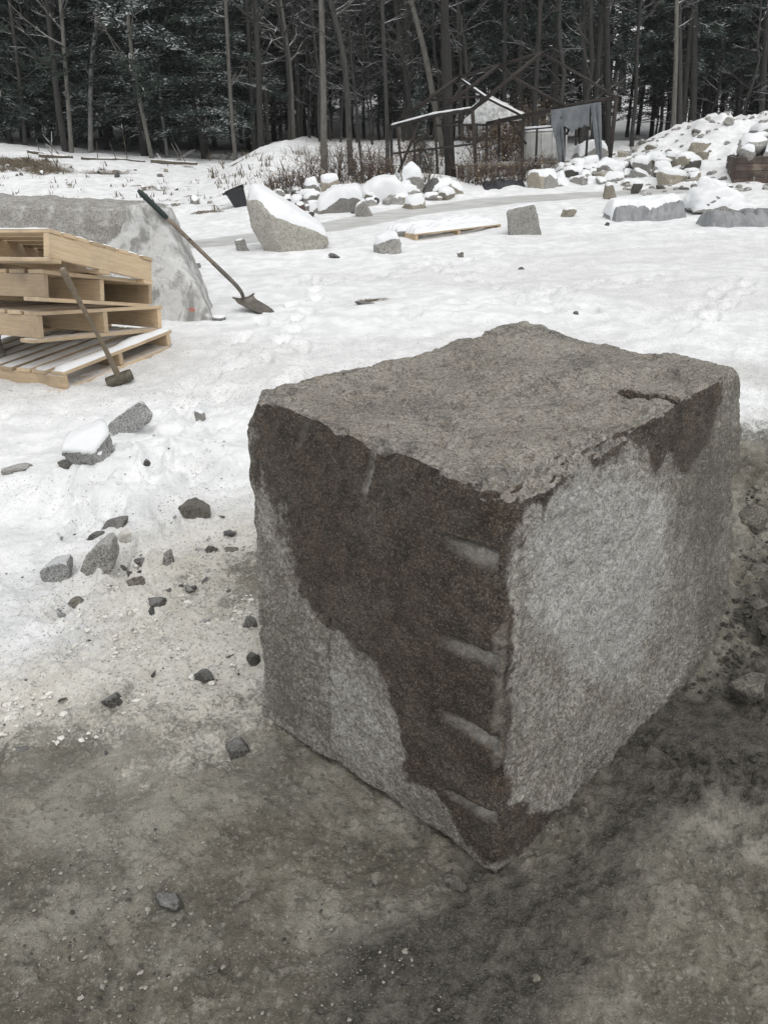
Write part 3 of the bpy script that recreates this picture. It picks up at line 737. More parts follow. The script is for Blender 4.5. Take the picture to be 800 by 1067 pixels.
def put_rock(px, py, wpx, hpx, seed, label, mat=None, snow=0.0, name='stone', cat='stone', group=None, deep=.8, sub=3, sink=.28, boxy=.5, tilt=0.0, rough=.05, lo=.30, hi=.72):
    """px, py: middle of the visible foot; wpx, hpx: visible size"""
    g = ground_at(px, py); s = depth_of(g) / FPX
    W = wpx * s; Hh = hpx * s / (1 - sink); Dp = W * deep
    v, f = rock_verts(seed, (W / 2, Dp / 2, Hh / 2), sub, boxy, rough)
    if tilt:
        c_, s_ = cos(tilt), sin(tilt); v = np.stack([v[:, 0] * c_ + v[:, 2] * s_, v[:, 1], -v[:, 0] * s_ + v[:, 2] * c_], -1)
    v[:, 2] -= v[:, 2].min()
    gx, gy = g[0], g[1] + Dp * .42
    z = zg(gx, gy) - sink * Hh
    return make_rock(name, v, f, mat or M_GREY, (gx, gy, z), label, cat, group, snow, seed, lo, hi)

# ---- stones lying in the near snow and mud
def near_rock(pxs, depth, mat, label, snow=0.0, seed=3, lo=.3, hi=.72):
    lowest = max(pxs, key=lambda q: q[1]); Yf = ground_at(*lowest)[1]
    hull_rock('stone', pxs, Yf, depth, mat, label, 'stone', snow, 4, .006, seed, .3, lo, hi, .03, 7)
def hull_rock(name, pxs, Yf, depth, mat, label, cat, snow=0.0, sub=5, rough=.012, seed=3, back=.12, lo=.3, hi=.72, zsink=.06, cuts=4, ridge=()):
    """front outline met on a plane Y=Yf, given real thickness behind it"""
    P = np.array([at_y(x, y, Yf) for x, y in pxs]); c = P.mean(0)
    Q = c + (P - c) * (1 - back); Q[:, 1] += depth
    if len(ridge): P = np.vstack([P] + [at_y(x, y, Yf + dy)[None] for x, y, dy in ridge])
    A_ = np.vstack([P, Q]); A_[A_[:, 2] < A_[:, 2].min() + .03, 2] -= zsink
    v, f = hull_verts(A_, sub, rough, seed, 8, cuts)
    base = np.array([c[0], Yf, v[:, 2].min()])
    return make_rock(name, v - base, f, mat, base, label, cat, None, snow, seed, lo, hi)
R_ = put_rock
R_(86, 490, 46, 30, 111, 'snow-covered grey stone leaning in the drift, left of the flat slab', M_GREYP, .022, deep=1.7, sub=4, boxy=.6, sink=.2, lo=-.05, hi=.45)
near_rock([(107, 446), (147, 416), (161, 433), (157, 441), (118, 456)], 0.1, M_GREYP, 'flat frosted grey stone tilted on the snow below the sledgehammer', 0, 12)
R_(103, 455, 14, 6, 13, 'small grey chip at the left end of the tilted flat stone', M_GREY)
R_(209, 440, 14, 12, 14, 'small grey stone poking out of the snow right of the tilted flat stone', M_GREY, .01)
R_(12, 497, 34, 10, 15, 'flat grey stone at the left edge of the picture', M_GREY, 0, boxy=.8)
R_(68, 492, 16, 12, 16, 'small dark shard under the snow-covered leaning stone', M_DARK)
R_(153, 486, 8, 6, 17, 'single tiny dark pebble in clean snow between the stones', M_DARK)
near_rock([(185, 529), (198, 525), (212, 529), (223, 537), (207, 545), (194, 541)], 0.1, M_MUDST, 'pointed brownish grey stone alone in the snow, nearest the block', 0, 18)
R_(102, 566, 26, 13, 19, 'dark layered stone behind the pyramid-shaped stone', M_DARK, 0, boxy=.8, tilt=.2)
R_(118, 558, 34, 12, 20, 'long dark flake tilted against the layered stone', M_DARK, 0, boxy=.85, tilt=-.3)
R_(130, 567, 18, 15, 21, 'pale chunk of ice beside the dark layered stone', M_ICE, 0, cat='ice chunk', name='ice_chunk')
near_rock([(76, 600), (90, 578), (108, 563), (114, 566), (121, 590), (108, 599)], 0.13, M_GREY, 'pyramid-shaped grey stone, tallest of the left cluster', 0, 22)
near_rock([(39, 596), (50, 589), (69, 586), (73, 594), (70, 603), (40, 606)], 0.1, M_GREYP, 'low flat-topped grey stone left of the pyramid-shaped stone', 0, 23)
R_(176, 596, 15, 25, 24, 'small upright grey stone standing in slush', M_GREY, 0, boxy=.9, sub=3, tilt=.1)
R_(147, 592, 20, 9, 25, 'thin dark shard lying right of the pyramid-shaped stone', M_DARK, 0, boxy=.6, tilt=.3)
R_(139, 616, 24, 14, 26, 'dirty dark clod half sunk in slush below the pyramid-shaped stone', M_MUDST, 0, boxy=.3)
R_(160, 638, 24, 13, 27, 'jagged dark clod in slush, below the upright stone', M_DARK, 0, boxy=.3)
R_(80, 634, 20, 9, 28, 'faint dark lump under thin slush on the left', M_MUDST, 0)
R_(220, 582, 16, 16, 29, 'brown-grey stone at the edge of the mud beside the block', M_MUDST, 0)
R_(238, 582, 24, 9, 30, 'flat muddy stone between the brown-grey stone and the block', M_MUDST, 0, boxy=.8)
R_(200, 618, 10, 6, 31, 'tiny dark chip in the slush left of the block', M_DARK)
R_(261, 655, 16, 12, 32, 'upper dark stone touching the left side of the block', M_DARK, 0, boxy=.7)
R_(263, 694, 16, 14, 33, 'lower dark stone touching the left side of the block', M_DARK, 0, boxy=.7)
R_(213, 714, 20, 15, 34, 'dark squarish stone in slush, left of the lower block corner', M_DARK, 0, boxy=.85, tilt=-.2)
R_(119, 741, 24, 14, 35, 'dark elongated stone in slush on the snow line', M_DARK, 0, boxy=.7, tilt=-.3)
R_(26, 715, 25, 6, 36, 'thin dark sliver of stone near the left edge', M_DARK, 0, boxy=.9, deep=.25, tilt=-.15)
R_(246, 792, 30, 15, 37, 'dark slate-like wedge on the mud near the block corner', M_DARK, 0, boxy=.85, tilt=-.1)
R_(24, 791, 20, 10, 38, 'dark clod in the dirty slush at the far left', M_DARK, 0)
R_(174, 951, 32, 17, 39, 'dark stone alone on the bare mud in the lower left', M_DARK, 0, boxy=.7, sub=4)
R_(474, 933, 24, 14, 40, 'pale flat flake on the mud below the front corner of the block', M_MUDST, 0, boxy=.9, deep=.9)
R_(222, 1020, 14, 9, 41, 'small brown chip at the bottom of the picture', M_MUDST)
R_(318, 1040, 7, 5, 42, 'tiny pale pebble near the bottom edge of the picture', M_MUDST)
R_(558, 1027, 10, 7, 43, 'tiny white pebble in the dark mud at the bottom', M_MUDST)
R_(287, 755, 22, 12, 44, 'dark stone wedged under the left bottom corner of the block', M_DARK, 0, boxy=.6)
R_(787, 555, 32, 28, 45, 'dark angular stone right of the block at the picture edge', M_MUDST, 0, boxy=.7, sub=4)
R_(783, 736, 46, 28, 46, 'mud-coloured stone on the dark churned ground right of the block', M_MUDST, 0, boxy=.6, sub=4)
R_(792, 600, 20, 8, 47, 'pale flake on the mud below the dark angular stone', M_MUDST, 0, boxy=.9)
R_(792, 640, 22, 14, 48, 'pale crumbled clod at the right edge of the picture', M_MUDST, 0, boxy=.4)
R_(608, 855, 12, 12, 49, 'small muddy pebble under the right side of the block', M_MUDST)
R_(118, 566, 10, 6, 50, 'tiny shard in front of the long dark flake', M_DARK)

rsc = np.random.RandomState(55); chipm = []
for i in range(5):
    v, f = rock_verts(400 + i, (.5, .33, .13), 2, .85, .08); v[:, 2] -= v[:, 2].min(); chipm.append(mk_mesh('stone_chip', v, f, [M_GREY, M_DARK, M_MUDST, M_GREYP, M_DARK][i], False))
for i, (px, py) in enumerate(zip(np.concatenate([rsc.uniform(60, 258, 34), rsc.uniform(0, 260, 16), rsc.uniform(120, 262, 14)]), np.concatenate([rsc.uniform(535, 660, 34), rsc.uniform(640, 800, 16), rsc.uniform(555, 640, 14)]))):
    g = ground_at(px, py); sz = .018 + .055 * rsc.rand() ** 2.2
    o = obj('stone_chip', chipm[rsc.randint(5)], None, (g[0], g[1], g[2] - .02 * sz), (rsc.normal() * .3, rsc.normal() * .3, rsc.uniform(0, 6.28)), 'flat stone chip half sunk in the slush left of the block', 'stone chip', 'stone chips in the slush')
    o.scale = (sz, sz * rsc.uniform(.7, 1.2), sz * rsc.uniform(.7, 1.5))
# ---- stones and boulders further back
hull_rock('boulder', [(254, 199), (262, 195), (300, 220), (341, 246), (343, 254), (334, 263), (305, 265), (276, 263), (262, 238)], 11.2, .75, M_PALE,
          'large beige wedge-shaped boulder with snow on its sloping top', 'boulder', .07, lo=.42, hi=.72, cuts=2, ridge=[(281, 226, -.22), (292, 264, -.20), (318, 262, -.12)])
hull_rock('stone', [(528, 218), (557, 213), (561, 228), (566, 248), (530, 248)], 11.7, .28, M_GREY, 'squarish grey stone standing upright in the snow behind the block', 'stone', .015, sub=4, lo=.6, hi=.9)
R_(251, 262, 15, 15, 60, 'small grey stone left of the beige wedge-shaped boulder', M_GREY, .01, boxy=.9)
R_(402, 266, 33, 19, 61, 'snow-capped grey stone below the half-buried pallet', M_GREY, .05, boxy=.6, sub=4)
R_(419, 247, 20, 10, 62, 'dark grey stone at the left end of the half-buried pallet', M_GREY, .02)
R_(348, 270, 12, 5, 63, 'small dark stone right of the beige wedge-shaped boulder', M_DARK, 0)
R_(370, 223, 9, 5, 64, 'small dark stone on the icy track', M_DARK, 0)
R_(593, 227, 16, 10, 65, 'low beige stone beyond the upright grey stone', M_BEIGE, .02, boxy=.8)
R_(633, 236, 7, 5, 66, 'small black stone in front of the left grey tarp', M_DARK, 0)
R_(205, 280, 8, 8, 67, 'small stone beside the sloping end of the big slab', M_GREY, .01)
R_(203, 213, 13, 10, 68, 'grey rock poking from the snow left of the black tub', M_GREY, .02)
R_(228, 335, 16, 5, 69, 'flat icy stone at the foot of the big slab', M_GREYP, .01)
R_(380, 318, 26, 4, 70, 'flat dark stone just breaking the snow behind the block', M_DARK, 0, deep=.6)
R_(543, 283, 8, 4, 71, 'lone dark pebble in the snow behind the block, centre', M_DARK)
R_(600, 328, 6, 4, 72, 'tiny dark pebble just behind the block top', M_DARK)
R_(480, 268, 8, 5, 73, 'small brown clod in snow below the half-buried pallet', M_MUDST, .005)

RG = 'stones of the heap beyond the icy track'
hull_rock('boulder', [(329, 220), (345, 207), (372, 205), (380, 212), (372, 224), (335, 228)], 16.0, 1.0, M_GREY, 'long low grey slab under thick snow, front of the heap beyond the track', 'boulder', .20, sub=4, zsink=.1)
hull_rock('boulder', [(376, 205), (392, 193), (412, 192), (424, 206), (428, 222), (380, 223)], 17.0, 1.2, M_GREY, 'big boulder wholly buried in smooth snow right of the long slab', 'boulder', .16, sub=4, lo=-.25, hi=.2, zsink=.1)
R_(379, 226, 20, 17, 80, 'grey triangular stone between the long slab and the buried boulder', M_GREY, .02, boxy=.2, sub=4)
R_(312, 226, 13, 14, 81, 'dark reddish stone at the left end of the long slab', M_RED, .02, boxy=.7)
R_(323, 228, 10, 7, 82, 'small black stone beside the dark reddish stone', M_DARK, .01)
R_(326, 208, 20, 16, 83, 'rounded snow-capped stone above the dark reddish stone', M_GREY, .09, boxy=.4)
R_(345, 206, 26, 18, 84, 'angular beige stone with a snowy top behind the long slab', M_BEIGE, .08, boxy=.5, sub=4)
R_(293, 212, 14, 14, 85, 'grey stone at the upper left of the heap, by the boulder tip', M_GREY, .03, boxy=.5)
R_(432, 218, 26, 13, 86, 'beige stone with snow cap at the right end of the heap', M_BEIGE, .07, boxy=.7)
R_(429, 202, 28, 24, 87, 'round grey boulder with snow hood, left of the metal frame', M_GREY, .14, boxy=.3, sub=4)
R_(427, 208, 24, 12, 88, 'low snow-capped stone in front of the round grey boulder', M_GREY, .09)
hull_rock('boulder', [(602, 168), (606, 158), (626, 152), (634, 158), (635, 176), (604, 178)], 21.5, 1.0, M_GREY, 'grey boulder with a thick snow roof under the hanging cloth', 'boulder', .16, sub=4)
R_(635, 208, 15, 18, 90, 'beige pointed stone in front of the right post of the frame', M_BEIGE, .03, boxy=.3)
R_(664, 202, 12, 14, 91, 'dark wedge of stone right of the beige pointed stone', M_DARK, .03, boxy=.2, tilt=.3)
R_(671, 184, 24, 14, 92, 'squat snow-capped stone on the right slope', M_GREY, .11, boxy=.8, sub=4)
R_(682, 175, 22, 12, 93, 'grey stone with flat snowy top above the squat stone', M_GREY, .08, boxy=.8)
R_(702, 192, 34, 14, 94, 'wide stained stone under snow in the middle of the right slope', M_BEIGE, .09, boxy=.5, sub=4)
R_(646, 180, 14, 10, 95, 'small grey stone by the right foot of the frame', M_GREY, .04)
R_(745, 207, 40, 16, 96, 'long snow-covered stone below the wooden crate', M_GREY, .13, boxy=.7, sub=4)
_g = ground_at(752, 222)
hull_rock('boulder', [(722, 222), (732, 208), (756, 201), (776, 206), (780, 222)], _g[1], .9, M_GREY, 'largest snow-covered rock, right behind the right tarp', 'boulder', .10, 4, .03, 97, .12, -.1, .4)
R_(724, 198, 10, 8, 98, 'small grey stone left of the long snow-covered stone', M_GREY, .02)
R_(730, 160, 24, 11, 99, 'pair-like beige stone on the upper right slope', M_BEIGE, .06, boxy=.4)
R_(716, 168, 12, 6, 100, 'low flat stone on the right slope', M_GREY, .03)
R_(765, 168, 9, 8, 101, 'pale beige stone just above the crate corner', M_BEIGE, .03)
hull_rock('boulder', [(791, 152), (790, 136), (797, 131), (815, 132), (818, 154)], 19.5, .7, M_GREY, 'tall grey stone with snow at the right edge above the crate', 'boulder', .07, sub=4)
# many small ones of the same heaps share a few meshes
rsd = np.random.RandomState(5)
protos = []
for i in range(8):
    v, f = rock_verts(300 + i, (.5, .42, .36), 3, rsd.uniform(.5, .95), .02); v[:, 2] -= v[:, 2].min()
    mat_ = [M_GREY, M_GREY, M_BEIGE, M_DARK][i % 4]
    protos.append((mk_mesh('stone', v, f, mat_, True, 18), mk_mesh('snow_cap', snow_over(v, f, .075, i, .25, .7), f, M_SNOW)))
def scatter(n, quad, smin, smax, label, group, capp=.8, seed=1, sink=.42):
    rs = np.random.RandomState(seed)
    for i in range(n):
        a, b_ = rs.rand(2)
        q = np.array(quad, float); p = (q[0] * (1 - a) + q[1] * a) * (1 - b_) + (q[3] * (1 - a) + q[2] * a) * b_
        g = ground_at(p[0], p[1]); s = rs.uniform(smin, smax)
        m, c = protos[rs.randint(8)]
        o = obj('stone', m, None, (g[0], g[1], g[2] - sink * s * .7), (rs.normal() * .15, rs.normal() * .15, rs.uniform(0, 6.28)), label, 'stone', group)
        o.scale = (s * rs.uniform(.8, 1.3), s * rs.uniform(.8, 1.2), s * rs.uniform(.7, 1.2))
        if rs.rand() < capp: obj('snow_cap', c, o)
scatter(38, [(285, 214), (335, 222), (335, 200), (300, 196)], .18, .48, 'small snow-capped stone in the heap left of the long slab', 'small stones left of the long slab', seed=1)
scatter(40, [(385, 214), (470, 208), (470, 196), (380, 198)], .2, .55, 'small snow-capped stone in the heap at the left foot of the metal frame', 'small stones at the left foot of the frame', .95, 2)
scatter(34, [(560, 196), (640, 190), (640, 170), (570, 178)], .25, .7, 'snow-covered stone piled under the right side of the metal frame', 'stones piled under the frame', .95, 3)
scatter(26, [(640, 196), (720, 186), (720, 170), (645, 172)], .2, .55, 'snow-capped stone at the foot of the right slope', 'stones at the foot of the right slope', .9, 4)
rsh = np.random.RandomState(66); _hv, _hf, _hn = [], [], 0
for i in range(330):
    hx, hy = rsh.uniform(5.4, 12.5), rsh.uniform(16.8, 22.8)
    if i < 40:
        hs_ = rsh.uniform(.17, .34); m, c = protos[rsh.randint(8)]
        o = obj('stone', m, None, (hx, hy, zg(hx, hy) - .25 * hs_), (rsh.normal() * .2, rsh.normal() * .2, rsh.uniform(0, 6.28)), 'dark stone showing through the snow of the right heap', 'stone', 'stones showing through the right heap')
        o.scale = (hs_ * rsh.uniform(.8, 1.4), hs_ * rsh.uniform(.8, 1.2), hs_ * rsh.uniform(.7, 1.2))
        if rsh.rand() < .5: obj('snow_cap', c, o)
    else:
        hs_ = rsh.uniform(.05, .15); v, f = rock_verts(2000 + i, (hs_ * .6, hs_ * .5, hs_ * .45), 2, .4); v = v + np.array([hx, hy, zg(hx, hy) + .05 * hs_]); _hv.append(v); _hf.append(f + _hn); _hn += len(v)
obj('heap_rubble', mk_mesh('heap_rubble', np.vstack(_hv), np.vstack(_hf), M_GREY, False), None, label='scattered rubble too small to count in the snow of the right heap', cat='rubble', kind='stuff')
scatter(24, [(5, 222), (230, 222), (230, 178), (0, 172)], .07, .20, 'small stone showing through the snow of the left bank', 'stones on the left bank', .4, 7, .2)

# ------------------------------------------------------------------ big slab behind the pallets
def mat_slab():
    m, n, b = new_mat('glazed_granite'); p = n.coord(); k = n.attr('mask')
    md = n.noise(p, 9, 6, .7, .8); fine = n.noise(p, 75, 4, .7); wv = n.noise(n.mapping(p, (1, 1, .5), (0, 0, 0), (0, .5, 0)), 5, 6, .65, 1.2)
    raw = n.mix(n.mrange(md, .35, .65), (.29, .28, .26), (.43, .42, .40))
    raw = n.mix(n.math('MULTIPLY', n.mrange(fine, .51, .60), .7), raw, (.12, .115, .105))
    ice = n.mix(n.mrange(wv, .40, .58), (.30, .298, .285), (.64, .645, .64))
    ice = n.mix(n.math('MULTIPLY', n.mrange(md, .58, .7), .5), ice, (.17, .165, .15))
    f = n.mrange(n.math('ADD', k[0], n.math('MULTIPLY_ADD', md, .6, -.3)), .4, .6)
    c = n.mix(f, raw, ice)
    c = n.mix(n.math('MULTIPLY', k[1], .8), c, (.58, .57, .545))
    c = n.mix(n.math('MULTIPLY', n.mrange(n.math('ADD', k[2], n.math('MULTIPLY_ADD', fine, .8, -.4)), .5, .8), .65), c, (.55, .13, .08))
    n._in(b.inputs['Base Color'], c); n._in(b.inputs['Roughness'], n.math('MULTIPLY_ADD', f, -.35, .85))
    n._in(b.inputs['Normal'], n.bump(n.math('ADD', md, n.math('MULTIPLY', fine, .4)), .8, .025)); return m
def build_slab():
    Yb = 6.85
    br = at_y(221, 336, Yb + .1); tr_ = at_y(168, 219, 7.25); bl = np.array([-5.2, 7.45, -.05]); tl = np.array([-5.2, 7.75, 1.16])
    br[2] = -.06
    bk = np.array([-.10, .95, .0])
    cor = {(0, 0, 0): bl, (1, 0, 0): br, (0, 1, 0): bl + bk, (1, 1, 0): br + bk * .75, (0, 0, 1): tl, (1, 0, 1): tr_, (0, 1, 1): tl + bk, (1, 1, 1): tr_ + bk * .75}
    abc, f = block_grid(90); v = trilin(abc, cor)
    v = chip_edges(v, abc, cor, .02, .10, 15, 5)
    nm = grid_normals(v, f)
    t = np.clip((v[:, 0] + 3.2) / 1.6, 0, 1)
    v += nm * (.045 * fbm(v, 2.0, 4, 91) + .018 * fbm(v, 7, 4, 92) + .007 * fbm(v, 25, 3, 93))[:, None]
    v[:, 2] += sstep(.5, .9, nm[:, 2]) * (.03 * fbm(v, 4, 3, 95))
    fn = np.cross(br - bl, tl - bl); fn /= np.linalg.norm(fn)
    if fn @ (CAMP - tr_) < 0: fn = -fn
    pm = np.zeros(len(v))
    for (x0, y0, x1, y1) in [(22, 205, 21, 229), (53, 208, 52, 231), (84, 214, 82, 234), (113, 219, 111, 236)]:
        pm = np.maximum(pm, groove(v, on_plane(x1, y1, tr_, fn), on_plane(x0, y0, tr_, fn), .022, -fn, .02, .3))
    # glazed right part begins along a ragged diagonal
    e0 = on_plane(128, 224, tr_, fn); e1 = on_plane(95, 300, tr_, fn)
    tt = (v[:, 2] - e1[2]) / (e0[2] - e1[2] + 1e-6); xe = e1[0] + (e0[0] - e1[0]) * tt
    ice = sstep(-.12, .12, v[:, 0] - xe + .12 * fbm(v, 5, 3, 97))
    rp = on_plane(201, 322, br, fn); red = np.exp(-np.sum(((v - rp) / np.array([.05, .25, .035])) ** 2, 1))
    base = np.array([-2.6, 7.5, 0.0])
    me = mk_mesh('granite_slab', v - base, f, mat_slab()); attr(me, 'mask', np.stack([ice, pm, red, np.ones(len(v))], -1))
    obj('granite_slab', me, None, base, None, 'long grey granite slab with pale drill marks and an icy end, behind the pallets', 'granite slab')
build_slab()

# ------------------------------------------------------------------ pallets
def mat_wood(name, c1, c2, c3, frost=0):
    m, n, b = new_mat(name); p = n.mapping(n.coord(), (1, 1, 1)); r = n.rnd()
    g = n.noise(n.mapping(p, (1.2, 22, 22)), 3.2, 6, .65, .6); f = n.noise(n.mapping(p, (3, 90, 90)), 4, 3, .6); bl = n.noise(n.pos(), 5, 4)
    c = n.mix(n.mrange(g, .3, .7), c1, c2); c = n.mix(n.math('MULTIPLY', n.mrange(f, .55, .7), .45), c, c3)
    c = n.mix(n.math('MULTIPLY', n.mrange(bl, .55, .75), .4), c, tuple(x * .55 for x in c3))
    c = n.mix(n.math('MULTIPLY', n.mrange(n.noise(n.pos(), 2.3, 5, .65), .45, .65), .45), c, (.33, .28, .22))
    c = n.mix(n.mrange(n.voro(n.mapping(p, (.8, 2.4, 2.4)), 3.0), .10, .05), c, tuple(x * .4 for x in c3))
    c = n.mix(1.0, c, n.math('MULTIPLY_ADD', r, .5, .68), 'MULTIPLY')
    if frost: c = n.mix(n.math('MULTIPLY', n.mrange(n.math('ADD', n.normal_z(), n.noise(n.pos(), 18, 4)), 1.25, 1.5), frost), c, SNOW_C)
    n._in(b.inputs['Base Color'], c); b.inputs['Roughness'].default_value = .75
    n._in(b.inputs['Normal'], n.bump(n.math('ADD', g, n.math('MULTIPLY', f, .5)), .35, .004)); return m
M_WOOD = mat_wood('pine_board', (.50, .375, .235), (.62, .485, .325), (.30, .205, .12), .55)
M_WOODG = mat_wood('weathered_board', (.20, .165, .12), (.29, .24, .18), (.10, .08, .055), .8)
def mat_board_snow_mesh(l, wd, t, seed):
    """pillow of snow on a board, local x along the board"""
    nx, ny = max(6, int(l / .03)), 7
    X, Y = np.meshgrid(np.linspace(-l / 2, l / 2, nx), np.linspace(-wd / 2, wd / 2, ny), indexing='ij')
    p = P3(X.ravel(), Y.ravel())
    e = np.minimum((wd / 2 - np.abs(p[:, 1])) / (wd * .3), (l / 2 - np.abs(p[:, 0])) / (wd * .4)); e = np.sqrt(np.clip(e, 0, 1))
    z = e * t * (.75 + .5 * fbm(p, 7, 3, seed)) - .004
    p[:, 2] = z
    i = np.arange(nx - 1)[:, None] * ny; j = np.arange(ny - 1)[None]
    f = np.stack([i + j, i + ny + j, i + ny + j + 1, i + j + 1], -1).reshape(-1, 4)
    return mk_mesh('snow', p, f, M_SNOW)
_bcache = {}
def board_mesh(name, l, wd, th, mat):
    key = (round(l, 3), round(wd, 3), round(th, 3), mat.name)
    if key not in _bcache:
        mb = MB(); mb.box((0, 0, 0), (l / 2, wd / 2, th / 2), None, .003); _bcache[key] = mb.mesh(name, mat, False)
    return _bcache[key]
def pallet(near, far, left_drop, Wd, label, open_right=True, mat=M_WOOD, sh=.14, seed=0, snow_t=0.0, lead_snow=0.0, nmid=3, group='wooden pallets in the leaning stack'):
    """near/far: bottom corners of its right side. open_right: deck boards run along that side."""
    rs = np.random.RandomState(seed)
    near = np.array(near, float); far = np.array(far, float); L = np.linalg.norm(far - near)
    u = (far - near) / L; l = np.cross((0, 0, 1), u); l /= np.linalg.norm(l); l = l + np.array([0, 0, -left_drop]); l /= np.linalg.norm(l)
    n_ = np.cross(u, l); n_ /= np.linalg.norm(n_); l = np.cross(n_, u)
    root = bpy.data.objects.new('pallet', None); COL.objects.link(root); tag(root, label, 'pallet', group)
    root.empty_display_size = .1
    root.matrix_world = Matrix(((u[0], l[0], n_[0], near[0]), (u[1], l[1], n_[1], near[1]), (u[2], l[2], n_[2], near[2]), (0, 0, 0, 1)))
    tb = .024
    def put(name, me, x, y, z, along_y):
        o = obj(name, me, root, (x, y, z), (rs.normal() * .004, 0, (pi / 2 if along_y else 0) + rs.normal() * .006)); return o
    if open_right:      # stringers run along l (to the left), deck boards along u
        for x in (.02, L / 2, L - .02): put('stringer', board_mesh('stringer', Wd - .004, .04, sh, mat), x, Wd / 2, tb + sh / 2, True)
        nb = 8; bw = Wd / nb * .80
        for i in range(nb):
            y = bw / 2 + (Wd - bw) * i / (nb - 1); jx = rs.normal() * .008
            o = put('deck_board', board_mesh('deck_board', L + .01, bw, tb, mat), L / 2 + jx, y, tb + sh + tb / 2 + .001, False)
            ts = lead_snow if i == 0 else snow_t
            if ts > 0: obj('snow', mat_board_snow_mesh(L, bw, ts, seed + i), o, (0, 0, tb / 2))
        for i in range(nmid):
            y = bw / 2 + (Wd - bw) * i / (nmid - 1)
            put('bottom_board', board_mesh('bottom_board', L + .02, bw, tb, mat), L / 2 - (.05 if i == 0 else 0), y, tb / 2 - .001, False)
    else:               # stringers run along u, deck boards along l
        for y in (.02, Wd / 2, Wd - .02): put('stringer', board_mesh('stringer', L - .004, .04, sh, mat), L / 2, y, tb + sh / 2, False)
        nb = 8; bw = L / nb * .80
        for i in range(nb):
            x = bw / 2 + (L - bw) * i / (nb - 1); jy = rs.normal() * .006
            o = put('deck_board', board_mesh('deck_board', Wd + .004, bw, tb, mat), x, Wd / 2 + jy, tb + sh + tb / 2 + .001, True)
            if snow_t > 0: obj('snow', mat_board_snow_mesh(Wd, bw * 1.08, snow_t, seed + i), o, (0, 0, tb / 2))
        for i in range(nmid):
            x = bw / 2 + (L - bw) * i / (nmid - 1)
            put('bottom_board', board_mesh('bottom_board', Wd + .01, bw, tb, mat), x, Wd / 2, tb / 2 - .001, True)
    return root
def ext(a, b, L):
    a = np.array(a); b = np.array(b); return a, a + (b - a) / np.linalg.norm(b - a) * L
pn4, pf4 = ext(at_y(70, 409, 5.08), at_y(179, 363, 6.05), 1.10)
pallet(pn4, pf4, -.0, 1.15, 'bottom pallet of the leaning stack, flat on the ground with snow on its edge board', True, sh=.085, seed=1, snow_t=.018, lead_snow=.035)
pn3, pf3 = ext(at_y(42, 357, 5.05), at_y(170, 345, 6.05), 1.14)
pallet(pn3, pf3, .0, 1.15, 'second pallet from the bottom of the leaning stack, resting above the snowy one', True, seed=2)
pn2, pf2 = ext(at_y(47, 314, 5.05), at_y(157, 320, 6.02), 1.10)
pallet(pn2, pf2, .0, 1.15, 'second pallet from the top of the leaning stack, with open side and three stringer ends', True, seed=3, snow_t=.006)
pn1, pf1 = ext(at_y(51, 272, 5.00), at_y(159, 297, 6.00), 1.10)
pallet(pn1, pf1, .0, 1.15, 'topmost pallet of the leaning stack with a dusting of snow on its boards', False, seed=4, snow_t=.022)
# what carries the raised side of the upper pallets, left of the picture
vv, ff = rock_verts(777, (.22, .25, .14), 4, .9); vv[:, 2] -= vv[:, 2].min()
_l = np.cross((0, 0, 1), (pf3 - pn3)); _l /= np.linalg.norm(_l)
_q = pn3 + (pf3 - pn3) * .16 + _l * .85
make_rock('stone', vv, ff, M_GREY, (_q[0], _q[1], .10), 'squared grey stone propping up the pallets inside the stack')
# half-buried pallet beyond the block
a_ = at_y(433, 247, 11.75); b__ = at_y(522, 239, 12.3)
a_[2] = zg(a_[0], a_[1]) - .025
pallet(a_, np.array([b__[0], b__[1], a_[2] + .02]), .05, 1.0, 'half-buried pallet under thick snow, its pine edge showing beyond the block', True, sh=.07, seed=9, snow_t=.12, lead_snow=.085, group=None)

# ------------------------------------------------------------------ sledgehammer
M_HANDLE = mat_wood('worn_handle', (.17, .135, .09), (.25, .20, .14), (.09, .07, .045), .25)
M_IRON = mat_simple('worn_iron', (.075, .068, .05), (.15, .135, .10), 30, .55, .4, .35)
def sledge():
    hb = ground_at(124, 404); hc = hb + np.array([0, .05, .045])
    top = at_y(66, 280, 4.93); root = bpy.data.objects.new('sledgehammer', None); COL.objects.link(root); root.location = hb
    root.empty_display_size = .1
    tag(root, 'sledgehammer with a worn wooden handle leaning against the pallet stack', 'hammer')
    d = top - hc; L = np.linalg.norm(d); d /= L
    mb = MB(); t = np.linspace(-.05, L, 24)
    rad = .0165 + .004 * np.cos(t / L * 2 * pi) + .002 * np.clip((t / L - .9) * 10, 0, 1)
    mb.tube(hc - hb + t[:, None] * d[None] + np.array([.006, 0, 0])[None] * np.sin(t / L * 5)[:, None], rad, 10); obj('handle', mb.mesh('handle', M_HANDLE), root)
    hd = np.array([.93, .30, .12]); hd -= d * (hd @ d); hd /= np.linalg.norm(hd)
    mb = MB(); s = np.array([-.088, -.086, -.078, -.06, -.035, 0, .035, .06, .078, .086, .088]); r = np.array([.030, .036, .039, .040, .0395, .039, .0395, .040, .039, .036, .030])
    mb.tube(hc - hb + s[:, None] * hd[None], r, 12); obj('head', mb.mesh('head', M_IRON, True, 35), root)
sledge()
